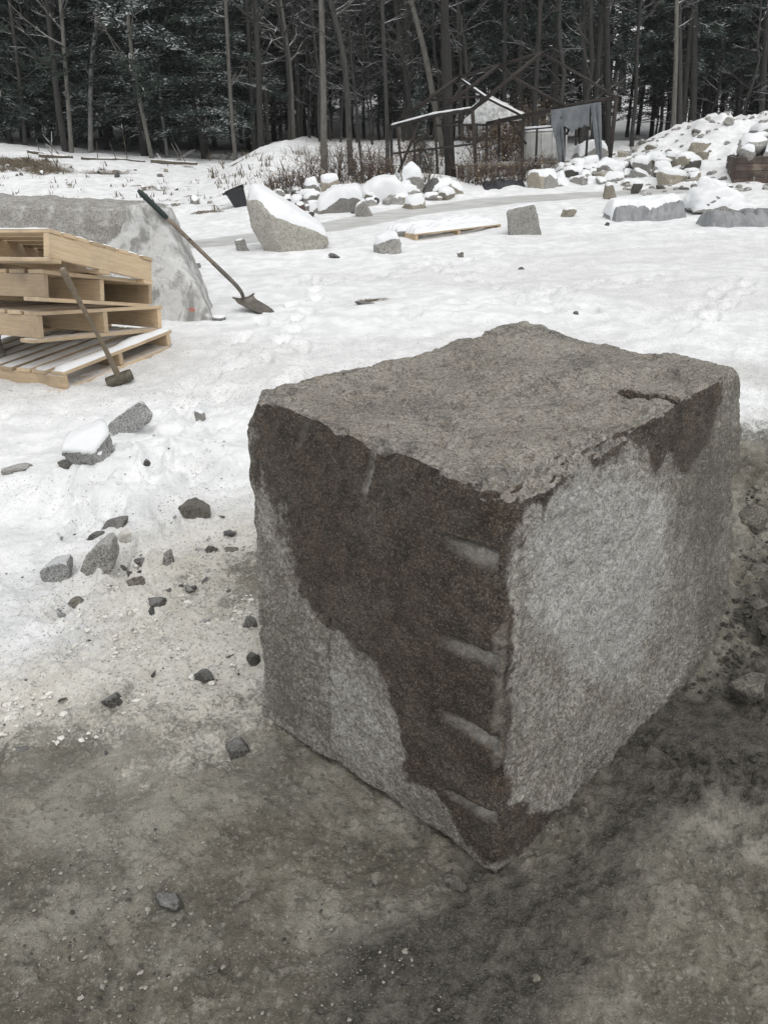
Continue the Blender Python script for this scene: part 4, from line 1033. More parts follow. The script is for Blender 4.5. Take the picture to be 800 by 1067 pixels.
# ------------------------------------------------------------------ shovel
M_GRIP = mat_simple('dark_green_grip', (.010, .022, .020), (.018, .035, .031), 25, .5, .1)
M_SHAFT = mat_wood('shovel_shaft', (.13, .105, .08), (.20, .165, .13), (.07, .055, .04), .1)
M_BLADE = mat_simple('shovel_steel', (.11, .10, .085), (.22, .20, .175), 18, .45, .3, .5)
def shovel():
    tip = ground_at(284, 327); soc = at_y(254, 312, 7.42); top = at_y(144, 198, 7.16)
    root = bpy.data.objects.new('shovel', None); COL.objects.link(root); root.location = tip; root.empty_display_size = .1
    tag(root, 'long-handled shovel with a dark grip leaning on the end of the granite slab', 'shovel')
    kn = at_y(245, 296, 7.37); d = top - kn; L = np.linalg.norm(d); d /= L
    mb = MB(); t = np.linspace(0.10, L - .30, 14); mb.tube(kn - tip + t[:, None] * d, .0185, 10); obj('shaft', mb.mesh('shaft', M_SHAFT), root)
    mb = MB(); t = np.linspace(L - .31, L, 12); r = np.full(12, .0235); r[-2:] = (.022, .012); r[0] = .019; mb.tube(kn - tip + t[:, None] * d, r, 12); obj('grip', mb.mesh('grip', M_GRIP), root)
    mb = MB(); pts = [kn + d * .26, kn + d * .12, kn, kn * .45 + soc * .55 + np.array([.02, 0, .0]), soc, soc + np.array([.05, -.01, -.04])]
    P = np.array(pts); tt = np.linspace(0, 1, len(P)); T = np.linspace(0, 1, 22); S = np.stack([np.interp(T, tt, P[:, a]) for a in range(3)], -1)
    for _ in range(3): S[1:-1] = (S[:-2] + 2 * S[1:-1] + S[2:]) / 4
    mb.tube(S - tip, np.interp(T, [0, .25, 1], [.020, .021, .014]), 10); obj('socket', mb.mesh('socket', M_BLADE, True), root)
    # round-point blade, dished, with a rolled step
    ax = tip - soc; Lb = np.linalg.norm(ax); ax /= Lb; sd_ = np.cross(ax, (0, 0, 1)); sd_ /= np.linalg.norm(sd_); up = np.cross(sd_, ax)
    nu, nv = 16, 13; V = []
    for i in range(nu):
        u_ = i / (nu - 1); hw = .10 * (1 - .12 * u_) * (1 if u_ < .45 else math.sqrt(max(0, 1 - ((u_ - .45) / .56) ** 2))) + .004
        for j in range(nv):
            s_ = (j / (nv - 1) - .5) * 2
            V.append(soc + ax * (u_ * Lb) + sd_ * hw * s_ + up * (.022 * s_ * s_ * (1 - .6 * u_) - .02 + .03 * math.exp(-(u_ / .06) ** 2)))
    V = np.array(V) - tip; V2 = V - up * .003
    i = np.arange(nu - 1)[:, None] * nv; j = np.arange(nv - 1)[None]; q = np.stack([i + j, i + j + 1, i + nv + j + 1, i + nv + j], -1).reshape(-1, 4)
    o = obj('blade', mk_mesh('blade', np.vstack([V, V2]), np.vstack([q, q[:, ::-1] + len(V)]), M_BLADE), root)
    mb = MB(); mb.tube([soc - tip + sd_ * .115 + up * .035, soc - tip + sd_ * .05 + up * .012, soc - tip - sd_ * .05 + up * .012, soc - tip - sd_ * .115 + up * .035], .009, 8)
    obj('step', mb.mesh('step', M_BLADE), root)
shovel()

# ------------------------------------------------------------------ black tub, crate, tarps
M_BLACK = mat_simple('black_plastic', (.012, .013, .015), (.03, .032, .035), 12, .55, .2)
def tub():
    g = ground_at(250, 217); root = bpy.data.objects.new('plastic_tub', None); COL.objects.link(root); root.empty_display_size = .1
    root.location = (g[0], g[1] + .25, g[2]); root.rotation_euler = (0.1, -.32, .2); tag(root, 'tilted black plastic tub in the snow left of the beige boulder', 'tub')
    s = depth_of(g) / FPX; W, Dd, Hh = 20 * s, 16 * s, 19 * s
    mb = MB(); n = 24; ring = []
    for z, k in ((-.04, .66), (0, .68), (Hh * .9, .97), (Hh * .9, 1.06), (Hh, 1.06), (Hh, .95), (.05, .62)):
        for a in range(n):
            t = a / n * 2 * pi; c, s_ = cos(t), sin(t); e = 5
            r = (abs(c) ** e + abs(s_) ** e) ** (-1 / e); ring.append((c * r * W / 2 * k, s_ * r * Dd / 2 * k, z))
    V = np.array(ring); i = np.arange(6)[:, None] * n; j = np.arange(n)[None]; j2 = (j + 1) % n
    q = np.stack([i + j, i + j2, i + n + j2, i + n + j], -1).reshape(-1, 4); V = np.vstack([V, [[0, 0, -.04], [0, 0, .05]]])
    jj = np.arange(n); jk = (jj + 1) % n
    t_ = np.vstack([np.stack([np.full(n, 7 * n), jk, jj], -1), np.stack([np.full(n, 7 * n + 1), 6 * n + jj, 6 * n + jk], -1)])
    obj('body', mk_mesh('body', V, [q, t_], M_BLACK, True, 40), root)
    mb = MB(); mb.tube([(-W * .5, 0, Hh * .94), (-W * .62, 0, Hh * .97), (-W * .64, 0, Hh * 1.02)], .02, 6); obj('handle', mb.mesh('handle', M_BLACK), root)
tub()
M_CRATE = mat_wood('brown_crate_wood', (.055, .036, .03), (.10, .068, .054), (.03, .02, .016), .7)
def crate():
    # a plank crate full of stone at the right edge
    c0 = at_y(764, 186, 17.9); z0 = zg(c0[0], c0[1]) - .05; top = at_y(764, 171, 17.9)[2]
    Hh = max(.55, top - z0 + .05); root = bpy.data.objects.new('crate', None); COL.objects.link(root); root.empty_display_size = .1
    a0 = radians(-12); root.location = (c0[0], c0[1], z0); root.rotation_euler = (0, 0, a0); tag(root, 'dark reddish-brown plank crate filled with stones at the right edge', 'crate')
    W, D_ = 1.9, .95; k = 4; ph = Hh / k
    for i in range(k):
        z = ph * (i + .5)
        for y in (0, D_): obj('plank', board_mesh('plank', W, .03, ph - .012, M_CRATE), root, (W / 2, y, z), (0, 0, 0))
        for x in (0, W): obj('plank', board_mesh('plank', D_, .03, ph - .012, M_CRATE), root, (x, D_ / 2, z), (0, 0, pi / 2))
    for x in (.05, W - .05):
        for y in (.04, D_ - .04): obj('corner_post', board_mesh('corner_post', Hh + .02, .07, .05, M_CRATE), root, (x, y, Hh / 2), (0, pi / 2, 0))
    obj('bottom', board_mesh('bottom', W - .04, D_ - .04, .03, M_CRATE), root, (W / 2, D_ / 2, .05))
    Rm = np.array([[cos(a0), -sin(a0), 0], [sin(a0), cos(a0), 0], [0, 0, 1]])
    for i, (x, y, s, dz, sn, lb) in enumerate([(.35, .35, .62, -.05, .02, 'leaning grey stone at the left end of the crate'), (.95, .40, .66, -.02, .05, 'biggest grey stone standing in the crate'), (1.45, .35, .55, -.05, .05, 'grey stone at the right in the crate'),
                                      (.25, .10, .38, -.10, .07, 'small snow-capped stone on the front corner of the crate'), (.68, .12, .36, -.10, .09, 'snow-smothered stone on the front edge of the crate'), (1.15, .1, .36, -.08, .09, 'snow-capped stone in the middle of the crate front'), (1.6, .7, .5, 0, .06, 'stone at the back right of the crate'), (.6, .75, .5, 0, .06, 'stone at the back left of the crate')]):
        v, f = rock_verts(500 + i, (s * .5, s * .4, s * .48), 3, .4); v[:, 2] -= v[:, 2].min()
        P = Rm @ np.array([x, y, Hh + dz - .06]) + np.array([c0[0], c0[1], z0])
        make_rock('stone', v, f, M_GREY, P, lb, snow=sn, seed=i)
    for i, (x, y) in enumerate([(.4, .45), (1.0, .5), (1.5, .45)]):
        v, f = rock_verts(520 + i, (.28, .40, .25), 3, .7); v[:, 2] -= v[:, 2].min()
        P = Rm @ np.array([x, y, .07]) + np.array([c0[0], c0[1], z0])
        make_rock('stone', v, f, M_GREY, P, 'stone inside the crate under the others', group='stones in the bottom of the crate')
crate()
M_TARP = mat_simple('grey_tarp', (.20, .21, .22), (.30, .31, .32), 6, .5, .2)
M_TARPD = mat_simple('black_tarp', (.02, .022, .028), (.04, .043, .05), 6, .45, .2)
def tarp(pxl, pyb, pxr, pyr, hpx, mat, label, seed, snow=.06, deep=.9, bundle=False):
    a = ground_at(pxl, pyb); b = ground_at(pxr, pyr); s = depth_of(a) / FPX; Hh = hpx * s; L = np.linalg.norm(b - a)
    nx, ny = 90, 46; U, V = np.meshgrid(np.linspace(0, 1, nx), np.linspace(0, 1, ny), indexing='ij'); u = U.ravel(); v = V.ravel()
    p0 = P3(u * 3, v * 1.5)
    prof = np.clip(np.minimum(v / .28, (1 - v) / .35), 0, 1); prof = np.sin(prof * pi / 2) ** .7
    endp = np.clip(np.minimum(u / .05, (1 - u) / .05), 0, 1) ** .4
    z = Hh * prof * endp * (.86 + .22 * fbm(p0, 1.2, 2, seed))
    ridg = 1 - np.abs(fbm(p0 * np.array([1, .55, 1]) + .25 * fbm(p0, 2, 2, seed + 3)[:, None], 3.2, 3, seed + 1)) * 2.2
    z += Hh * .28 * (ridg - .4) * prof * endp * ((1 - sstep(.2, .4, v)) if snow > 0 else 1)
    yy = v * deep + .10 * fbm(p0, 2.2, 3, seed + 2); xx = u
    P = a[None] + (b - a)[None] * xx[:, None]; P[:, 1] += yy; P[:, 2] = 0
    zz = zfun(P[:, 0], P[:, 1]); P[:, 2] = zz - .03 + z
    i = np.arange(nx - 1)[:, None] * ny; j = np.arange(ny - 1)[None]; f = np.stack([i + j, i + ny + j, i + ny + j + 1, i + j + 1], -1).reshape(-1, 4)
    base = np.array([(a[0] + b[0]) / 2, (a[1] + b[1]) / 2 + deep / 2, a[2]])
    o = obj('tarp', mk_mesh('tarp', P - base, f, mat), None, base, None, label, 'tarp')
    if snow > 0:
        n_ = grid_normals(P, f); k = sstep(.22, .42, v + .10 * fbm(P, 2.5, 3, seed))
        zs = zz - .03 + Hh * prof * endp * .9; S = P.copy(); S[:, 2] = np.where(k > .02, np.maximum(P[:, 2] - .05 + .05 * k, zs) + snow * k, P[:, 2]) - .02 * (1 - k)
        obj('snow_cap', mk_mesh('snow_cap', S - base, f, M_SNOW), o)
    return o
tarp(640, 231, 716, 227, 17, M_TARP, 'crumpled grey tarp half covered with snow, left of the two tarps', 31, .09, .8)
tarp(742, 237, 830, 234, 16, M_TARP, 'smooth grey tarp over a long bundle at the right edge', 36, .0, .7)
tarp(505, 198, 548, 195, 6, M_TARPD, 'dark tarp lying in the snow under the metal frame', 41, .0, .7)

# ------------------------------------------------------------------ collapsed metal canopy frame
M_RUST = mat_simple('rusty_pipe', (.016, .013, .011), (.042, .033, .028), 14, .6, .3, .3)
def pipe_snow(pts, r, t, k=8):
    """snow lying along the top of a pipe"""
    pts = np.asarray(pts, float); n = 40; T = np.linspace(0, 1, n); tt = np.linspace(0, 1, len(pts))
    S = np.stack([np.interp(T, tt, pts[:, a]) for a in range(3)], -1); S[:, 2] += r * .55 + t * .3
    rr = (r * .75 + t * .35) * (1 + .25 * fbm(S, 4, 3, 7)); rr[0] *= .3; rr[-1] *= .3
    mb = MB(); mb.tube(S, rr, k); return mb.mesh('snow', M_SNOW)
def frame():
    g0 = ground_at(495, 197); root = bpy.data.objects.new('canopy_frame', None); COL.objects.link(root); root.location = g0; root.empty_display_size = .3
    tag(root, 'bare rusty metal canopy frame with snow-lined pipes in front of the woods', 'frame')
    def part(name, pts, r=.045, snow=0):
        pts = np.array(pts) - g0; mb = MB(); mb.tube(pts, r, 8); o = obj(name, mb.mesh(name, M_RUST), root)
        if snow: obj('snow', pipe_snow(pts, r, snow), o)
        return o
    L1, L2, L3 = at_y(407, 132, 24.6), at_y(452, 120, 23.2), at_y(492, 114, 21.9)
    R0, R1, R2, R3 = at_y(507, 129, 23.6), at_y(545, 121, 22.8), at_y(588, 111, 21.9), at_y(642, 102, 20.8)
    T1, T2, T3 = at_y(477, 81, 23.8), at_y(520, 68, 22.6), at_y(564, 55, 21.5)
    part('eave_pipe', [L1, L2, L3], .05, .010); part('eave_pipe', [R0, R1, R2, R3], .055, .0)
    part('ridge_pipe', [T1, T2], .04, .0); part('ridge_pipe', [T2, T3], .036, .0)
    part('rafter', [L1, T1], .050, .0); part('rafter', [L2, T2], .050); part('rafter', [L3, T3], .050)
    part('rafter', [T1, at_y(507, 102, 23.3), R1], .038, .006); part('rafter', [T2, at_y(537, 82, 22.3), R2], .042, .0); part('rafter', [T3, at_y(622, 89, 20.95), R3], .03)
    part('collar_tie', [at_y(440, 105, 24.2), at_y(505, 100, 23.4)], .03); part('collar_tie', [at_y(452, 131, 24.0), at_y(507, 130, 23.6)], .025)
    part('brace', [L3, at_y(508, 103, 22.2)], .04, .04)
    def post(top, r=.045, lean=(0, 0)):
        b = np.array([top[0] + lean[0], top[1] + lean[1], 0]); b[2] = zg(b[0], b[1]) - .12; part('post', [top, (top + b) / 2 + np.array([lean[0] * .1, 0, 0]), b], r)
    post(L1, .045); post(at_y(413, 131, 24.3), .034, (.15, -.2)); post(at_y(430, 126, 23.9), .03, (.05, -.1)); post(at_y(452, 119, 23.2), .036, (.1, 0)); post(L3, .05, (.12, 0)); post(R0, .036); post(R1, .045); post(R2, .042, (.05, 0)); post(at_y(614, 106, 21.35), .03); post(R3, .05, (-.05, 0))
    part('brace', [at_y(437, 127, 23.6), at_y(415, 180, 23.6)], .04); part('brace', [at_y(448, 136, 23.5), at_y(432, 150, 23.5)], .03)
    part('brace', [at_y(588, 111, 21.9), at_y(584, 122, 21.9), at_y(592, 135, 21.9)], .035)
    for q in ((470, 124, 25.3), (520, 126, 24.9), (560, 118, 24.2), (602, 110, 23.4)): post(at_y(*q), .034)
    part('brace', [at_y(495, 150, 21.9), at_y(520, 124, 22.6)], .03); part('brace', [at_y(548, 150, 22.8), at_y(530, 125, 23.1)], .03); part('brace', [at_y(590, 140, 21.9), at_y(606, 109, 21.5)], .03); part('rail', [at_y(409, 160, 24.5), at_y(493, 150, 21.95)], .025); part('rail', [at_y(470, 128, 25.3), at_y(602, 113, 23.4)], .03)
    part('rail', [at_y(545, 135, 22.9), at_y(590, 131, 22.0)], .025, .03)
frame()
M_CLOTH = mat_simple('grey_cloth', (.15, .165, .18), (.23, .245, .26), 4, .8, .1)
def cloth():
    a, b = at_y(572, 114, 22.15), at_y(626, 105, 21.05)
    root = bpy.data.objects.new('cloth_sheet', None); COL.objects.link(root); root.location = (a + b) / 2; root.empty_display_size = .1
    tag(root, 'torn grey-blue cloth sheet hanging from the right pipe of the metal frame', 'cloth')
    def strip(u0, u1, drop0, drop1, seed, sway=0.0, taper=1.0, name='sheet'):
        nx, ny = 34, 26; U, V = np.meshgrid(np.linspace(0, 1, nx), np.linspace(0, 1, ny), indexing='ij'); u, v = U.ravel(), V.ravel()
        uc = (u0 + u1) / 2; uu = uc + (u0 + (u1 - u0) * u - uc) * (1 - v * (1 - taper))
        P = a[None] + (b - a)[None] * uu[:, None]; dr = drop0 + (drop1 - drop0) * u
        rag = 1 + .55 * fbm(P3(u * 7, u * 0), 1, 4, seed); P[:, 2] += -.02 - v * dr * rag
        P[:, 0] += sway * v; P[:, 1] += .07 * np.sin(u * 11 + seed + v * 2) * (.3 + v) - .03
        i = np.arange(nx - 1)[:, None] * ny; j = np.arange(ny - 1)[None]; f = np.stack([i + j, i + ny + j, i + ny + j + 1, i + j + 1], -1).reshape(-1, 4)
        me = mk_mesh(name, P - (a + b) / 2, f, M_CLOTH); o = obj(name, me, root)
        md = o.modifiers.new('thick', 'SOLIDIFY'); md.thickness = .008
    strip(.03, .80, .50, .44, 3); strip(0.02, .26, 1.65, 1.55, 5, .25, .5, 'hanging_strip'); strip(.80, .99, 1.1, 1.35, 8, .22, .45, 'hanging_strip')
cloth()
# white tank under the frame, with a snow hood, on a dark timber platform
M_TANK = mat_simple('white_tank', (.36, .365, .355), (.48, .485, .47), 5, .6, .1)
def tank():
    c = at_y(569, 168, 24.4); root = bpy.data.objects.new('water_tank', None); COL.objects.link(root); root.empty_display_size = .1
    W, D_, Hh = 1.15, 1.0, .80; root.location = c; tag(root, 'white boxy plastic tank with snow on top behind the metal frame', 'tank')
    mb = MB(); mb.box((0, D_ / 2, Hh / 2), (W / 2, D_ / 2, Hh / 2), None, .10); obj('body', mb.mesh('body', M_TANK, True, 40), root)
    for x in (-.45, -.15, .15, .45): mb = MB(); mb.tube([(x, -.015, .02), (x, -.015, Hh - .06)], .02, 6); obj('rib', mb.mesh('rib', M_TANK), root)
    V, F_ = hull_verts([(sx * W / 2 * .97, D_ / 2 + sy * D_ / 2 * .97, Hh - .03 + dz) for sx in (-1, 1) for sy in (-1, 1) for dz in (0, .12)], 4, .03, 3, 3)
    obj('snow_cap', mk_mesh('snow_cap', V, F_, M_SNOW), root)
    # platform
    p0 = at_y(478, 171, 24.4); p1 = at_y(592, 167, 24.4); zt = min(c[2], p1[2]) - .005; r2 = bpy.data.objects.new('timber_platform', None); COL.objects.link(r2); r2.empty_display_size = .1
    gz = zg((p0[0] + p1[0]) / 2, 24.8); r2.location = ((p0[0] + p1[0]) / 2, 24.9, gz); tag(r2, 'dark timber platform carrying the white tank under the frame', 'platform')
    Lp = p1[0] - p0[0]; h = zt - gz
    for i in range(6): obj('plank', board_mesh('plank', Lp, .19, .06, M_WOODG), r2, (0, -.55 + i * .21, h - .03))
    for x in np.linspace(-Lp / 2 + .1, Lp / 2 - .1, 5):
        for y in (-.5, .45): obj('leg', board_mesh('leg', h - .05, .09, .09, M_WOODG), r2, (x, y, (h - .07) / 2 - .02), (0, pi / 2, 0))
tank()

# ------------------------------------------------------------------ woods
def mat_bark(name, c1, c2, snow, sp=1.0):
    m, n, b = new_mat(name); p = n.coord()
    g = n.noise(n.mapping(p, (8, 8, 1.3)), 4 * sp, 5, .65); k = n.noise(n.pos(), 2.0, 5, .7)
    c = n.mix(n.mrange(g, .35, .65), c1, c2); c = n.mix(1.0, c, n.math('MULTIPLY_ADD', n.rnd(), .7, .65), 'MULTIPLY')
    f = n.math('ADD', n.normal_z(), n.math('MULTIPLY_ADD', k, 1.6, -.8)); c = n.mix(n.mrange(f, 1.0 - snow, 1.2 - snow), c, SNOW_C)
    n._in(b.inputs['Base Color'], c); b.inputs['Roughness'].default_value = .9; n._in(b.inputs['Normal'], n.bump(g, .5, .02)); return m
M_BARK = mat_bark('grey_bark', (.032, .031, .029), (.068, .066, .061), .30)
M_BARKP = mat_bark('pale_bark', (.085, .082, .074), (.15, .145, .13), .34)
M_BIRCH = mat_bark('birch_bark', (.16, .16, .155), (.36, .36, .35), .38)
M_BARKD = mat_bark('dark_bark', (.020, .019, .018), (.045, .043, .040), .26)
def mat_needles():
    m, n, b = new_mat('needles'); p = n.pos(); k = n.noise(p, 1.6, 4, .7); k2 = n.noise(p, 7, 3, .7); k3 = n.noise(p, .5, 3)
    c = n.mix(n.mrange(k2, .3, .7), (.017, .033, .026), (.044, .070, .050))
    c = n.mix(1.0, c, n.math('MULTIPLY_ADD', n.rnd(), .7, .65), 'MULTIPLY')
    a = n.math('ABSOLUTE', n.normal_z())
    f = n.math('ADD', n.math('MULTIPLY', a, .35), n.math('ADD', n.math('MULTIPLY', k, .9), n.math('MULTIPLY', k2, .75)))
    f = n.math('ADD', f, n.math('MULTIPLY_ADD', k3, .5, -.25))
    c = n.mix(n.mrange(f, 1.17, 1.26), c, (.62, .66, .67))
    n._in(b.inputs['Base Color'], c); b.inputs['Roughness'].default_value = .8; return m
M_NEEDLE = mat_needles()
def wob(rs, n, amp): 
    w_ = np.cumsum(rs.normal(size=(n, 2)), 0) * amp; w_ -= w_[0]; return w_
def branch_set(rs, mb, pts, rad, h0, nb, lmin, lmax, up=.55, sub=3, twig=4):
    H = pts[-1][2] - pts[0][2]; zz = pts[:, 2] - pts[0][2]
    for i in range(nb):
        h = h0 + (H * .98 - h0) * rs.rand() ** .85; k = int(np.searchsorted(zz, h)); k = min(max(k, 1), len(pts) - 1)
        t = (h - zz[k - 1]) / (zz[k] - zz[k - 1] + 1e-6); o = pts[k - 1] * (1 - t) + pts[k] * t; r0 = (rad[k - 1] * (1 - t) + rad[k] * t) * rs.uniform(.25, .5)
        a = rs.uniform(0, 2 * pi); el = rs.uniform(.1, up); L = rs.uniform(lmin, lmax) * (1 - .45 * h / H)
        d = np.array([cos(a) * cos(el), sin(a) * cos(el), sin(el)]); n = 5; s = np.linspace(0, 1, n)
        bp = o + L * s[:, None] * d; bp[:, 2] += L * .18 * s * s; bp[:, :2] += wob(rs, n, .035 * L); mb.tube(bp, r0 * (1 - .85 * s) + .006, 5, False)
        for j in range(sub):
            ss = rs.uniform(.3, .95); ob = o + L * ss * d; ob = bp[min(n - 1, int(ss * (n - 1)))]
            d2 = d + rs.normal(size=3) * .6; d2[2] = abs(d2[2]) * .8; d2 /= np.linalg.norm(d2); L2 = L * rs.uniform(.25, .5); m = 4; s2 = np.linspace(0, 1, m)
            tp = ob + L2 * s2[:, None] * d2; tp[:, :2] += wob(rs, m, .04 * L2); mb.tube(tp, (r0 * .4) * (1 - .8 * s2) + .004, 4, False)
            for q in range(twig):
                ot = tp[rs.randint(1, m)]; d3 = d2 + rs.normal(size=3) * .6; d3 /= np.linalg.norm(d3); L3 = L2 * rs.uniform(.3, .6)
                mb.tube([ot, ot + d3 * L3 * .5 + rs.normal(size=3) * .03 * L3, ot + d3 * L3], [.008, .006, .003], 3, False)
def bare_proto(seed, H, r, h0, nb, mat, lean=.02, lmax=2.6, up=.8):
    rs = np.random.RandomState(seed); n = 16; t = np.linspace(0, 1, n); pts = np.zeros((n, 3)); pts[:, 2] = -.2 + t * H; pts[:, :2] = wob(rs, n, lean * H / n * 2)
    rad = r * (1 - .85 * t) + .012; rad[0] *= 1.35; mb = MB(); mb.tube(pts, rad, 9); tm = mb.mesh('trunk', mat)
    mc = MB(); branch_set(rs, mc, pts, rad, h0, nb, .7, lmax, up); return tm, mc.mesh('crown', mat)
def conifer_proto(seed, H, r, h0, R, droop=.25, dens=1.0):
    rs = np.random.RandomState(seed); n = 12; t = np.linspace(0, 1, n); pts = np.zeros((n, 3)); pts[:, 2] = -.2 + t * H; pts[:, :2] = wob(rs, n, .05)
    rad = r * (1 - .93 * t) + .01; mb = MB(); mb.tube(pts, rad, 9)
    for i in range(26):                                    # dead stubs below the crown
        z = rs.uniform(.6, h0 + 1); a = rs.uniform(0, 6.28); L = rs.uniform(.4, 1.3); o = np.array([0, 0, z]); d = np.array([cos(a), sin(a), rs.uniform(-.2, .2)])
        mb.tube([o, o + d * L * .5, o + d * L + np.array([0, 0, -.08])], [.02, .014, .005], 4, False)
    tm = mb.mesh('trunk', M_BARKD)
    mc = MB(); nbr = int((H - h0) * 9 * dens); V, Q = [], []; cnt = 0
    for i in range(nbr):
        h = h0 + (H - h0) * (i + rs.rand()) / nbr; k = (h - h0) / (H - h0); L = R * (1 - k) ** .75 * rs.uniform(.65, 1.1) * (.55 + .45 * min(1, k * 6 + .35))
        if L < .25: L = .25
        a = i * 2.399 + rs.normal() * .4; el = rs.uniform(-.1, .3) * (1 - k) + .5 * k; s = np.linspace(0, 1, 6)
        d = np.array([cos(a) * cos(el), sin(a) * cos(el), sin(el)]); o = np.array([pts[min(n - 1, int(h / H * n))][0], pts[min(n - 1, int(h / H * n))][1], h])
        bp = o + L * s[:, None] * d; bp[:, 2] -= droop * L * s * s; mc.tube(bp, .03 * (1 - .8 * s) * (.4 + .6 * (1 - k)), 3, False)
        ns = int(L * (15 if h < 8 else 8)) + 3; ss = .15 + .85 * rs.rand(ns); side = np.array([-sin(a), cos(a), 0])
        for q in ss:
            c = o + L * q * d + np.array([0, 0, -droop * L * q * q]); sp = (1 - q) * .55 * L * .55 + .12
            nbld = 7 if h < 8 else 4; off = rs.normal(size=(nbld, 3)) * np.array([.10, .10, .05]) + side[None] * rs.uniform(-1, 1, (nbld, 1)) * sp
            dirs = d[None] * .6 + side[None] * np.sign(off @ side)[:, None] * .7 + rs.normal(size=(nbld, 3)) * .35; dirs[:, 2] -= .15; dirs /= np.linalg.norm(dirs, axis=1)[:, None]
            wv_ = np.cross(dirs, np.array([0, 0, 1.0]) + rs.normal(size=(nbld, 3)) * .5); wv_ /= np.linalg.norm(wv_, axis=1)[:, None] + 1e-9
            l = rs.uniform(.10, .24, (nbld, 1)) * (1 if h < 8 else 1.7); wd = rs.uniform(.018, .036, (nbld, 1)) * (1 if h < 8 else 1.8); b0 = c + off
            V.append(np.stack([b0 - wv_ * wd * .5, b0 + dirs * l * .55 - wv_ * wd, b0 + dirs * l, b0 + dirs * l * .55 + wv_ * wd], 1).reshape(-1, 3))
            Q.append(np.arange(nbld * 4).reshape(-1, 4) + cnt); cnt += nbld * 4
    tw = mc.mesh('crown', M_BARKD); tv = np.vstack(mc.v); 
    allv = np.vstack([tv, np.vstack(V)]); qs = np.vstack(mc.q); nq = np.vstack(Q) + len(tv)
    bpy.data.meshes.remove(tw)
    cm = mk_mesh('crown', allv, [np.vstack([qs, nq])], [M_BARKD, M_NEEDLE], False, None, np.concatenate([np.zeros(len(qs)), np.ones(len(nq))]))
    return tm, cm
CON = [conifer_proto(11, 15, .12, .7, 3.0, .25, 1.25), conifer_proto(12, 16, .12, 1.1, 2.8, .3, 1.2), conifer_proto(13, 16, .10, 2.0, 2.6, .2, 1.2), conifer_proto(14, 17, .11, 2.5, 2.5, .22, 1.2), conifer_proto(15, 14, .09, .6, 2.4, .35, 1.25)]
BARE = [bare_proto(21, 14, .085, 1.6, 40, M_BARK), bare_proto(22, 15, .075, 2.0, 38, M_BARKD), bare_proto(23, 13, .06, 1.2, 40, M_BARK, .05), bare_proto(24, 14, .065, 1.8, 36, M_BARKP, .04), bare_proto(25, 8, .032, .8, 34, M_BARKD, .07, 1.6), bare_proto(26, 9, .036, .9, 34, M_BARK, .07, 1.6)]
def tree(name, proto, x, y, rz, s, label, cat, group):
    root = bpy.data.objects.new(name, None); COL.objects.link(root); root.empty_display_size = .3
    root.location = (x, y, zg(x, y) - .05); root.rotation_euler = (0, 0, rz); root.scale = (s, s, s); tag(root, label, cat, group)
    obj('trunk', proto[0], root); obj('crown', proto[1], root); return root
def px_tree(pts_px, Y, wpx, mat, label, seed, H=13, nb=18, h0=2.0, lmax=2.2, name='bare_tree', twig=3):
    """a bare tree whose trunk runs through the given sight lines at distance Y; continues up to H"""
    P = [at_y(x, y, Y) for x, y in pts_px]; P = sorted(P, key=lambda p: p[2]); P = np.array(P)
    b = P[0].copy(); d0 = (P[1] - P[0]) / (P[1][2] - P[0][2]); zb = zg(b[0], Y); 
    if b[2] > zb: b = b + d0 * (zb - b[2])
    else: b[2] = zb
    base = b.copy(); dl = (P[-1] - P[-2]) / (P[-1][2] - P[-2][2]); dl = dl * .5 + np.array([0, 0, .5])
    Z = np.linspace(zb - .2, zb + H, 22); keyz = np.concatenate([[zb - .2], P[1:, 2], [max(P[-1][2] + 1, zb + H)]]); tp = P[-1] + dl * (keyz[-1] - P[-1][2])
    K = np.vstack([[base], P[1:], [tp]]); rs = np.random.RandomState(seed)
    pts = np.stack([np.interp(Z, keyz, K[:, 0]), np.interp(Z, keyz, K[:, 1]), Z], -1); pts[:, 1] += wob(rs, 22, .03)[:, 0]; pts[1:-1] = (pts[:-2] + 2 * pts[1:-1] + pts[2:]) / 4
    s = Y * 1.05 / FPX; r = wpx * s / 2 * .74; t = np.linspace(0, 1, 22); rad = r * (1.15 - .95 * t) + .01; rad[0] *= 1.25
    root = bpy.data.objects.new(name, None); COL.objects.link(root); root.location = base; root.empty_display_size = .3; tag(root, label, 'tree', 'single trunks at the edge of the woods')
    pl = pts - base; mb = MB(); mb.tube(pl, rad, 9); obj('trunk', mb.mesh('trunk', mat), root)
    mc = MB(); branch_set(rs, mc, pl, rad, h0, nb, .5, lmax, .9, 3, twig); obj('crown', mc.mesh('crown', mat), root)
    return root
px_tree([(68, 157), (60, 115), (47, 0)], 28.5, 5, M_BARK, 'left one of the close pair of grey trunks at the far left', 1)
px_tree([(69, 157), (65, 130), (51, 0)], 28.0, 5, M_BARK, 'right one of the close pair of grey trunks at the far left', 2)
px_tree([(74, 158), (70, 90), (64, 0)], 27.5, 4, M_BARKP, 'thin straight pale trunk just right of the close pair', 3)
px_tree([(94, 162), (95, 75), (104, 0)], 29, 4.5, M_BIRCH, 'white birch trunk leaning right, upper left of the woods', 4)
px_tree([(159, 167), (145, 105), (132, 20), (134, 0)], 27.5, 3.8, M_BARKP, 'slender pale trunk leaning left with a kink near the top', 5)
px_tree([(175, 168), (163, 62), (165, 35), (180, 0)], 29, 3, M_BIRCH, 'thin birch with white forked top at the upper left', 6)
px_tree([(27, 158), (22, 92), (10, 0)], 29, 3.5, M_BARK, 'grey trunk nearest the upper left corner', 7)
px_tree([(246, 171), (240, 95), (236, 0)], 28, 4, M_BARKP, 'pale straight trunk under the large evergreen', 8)
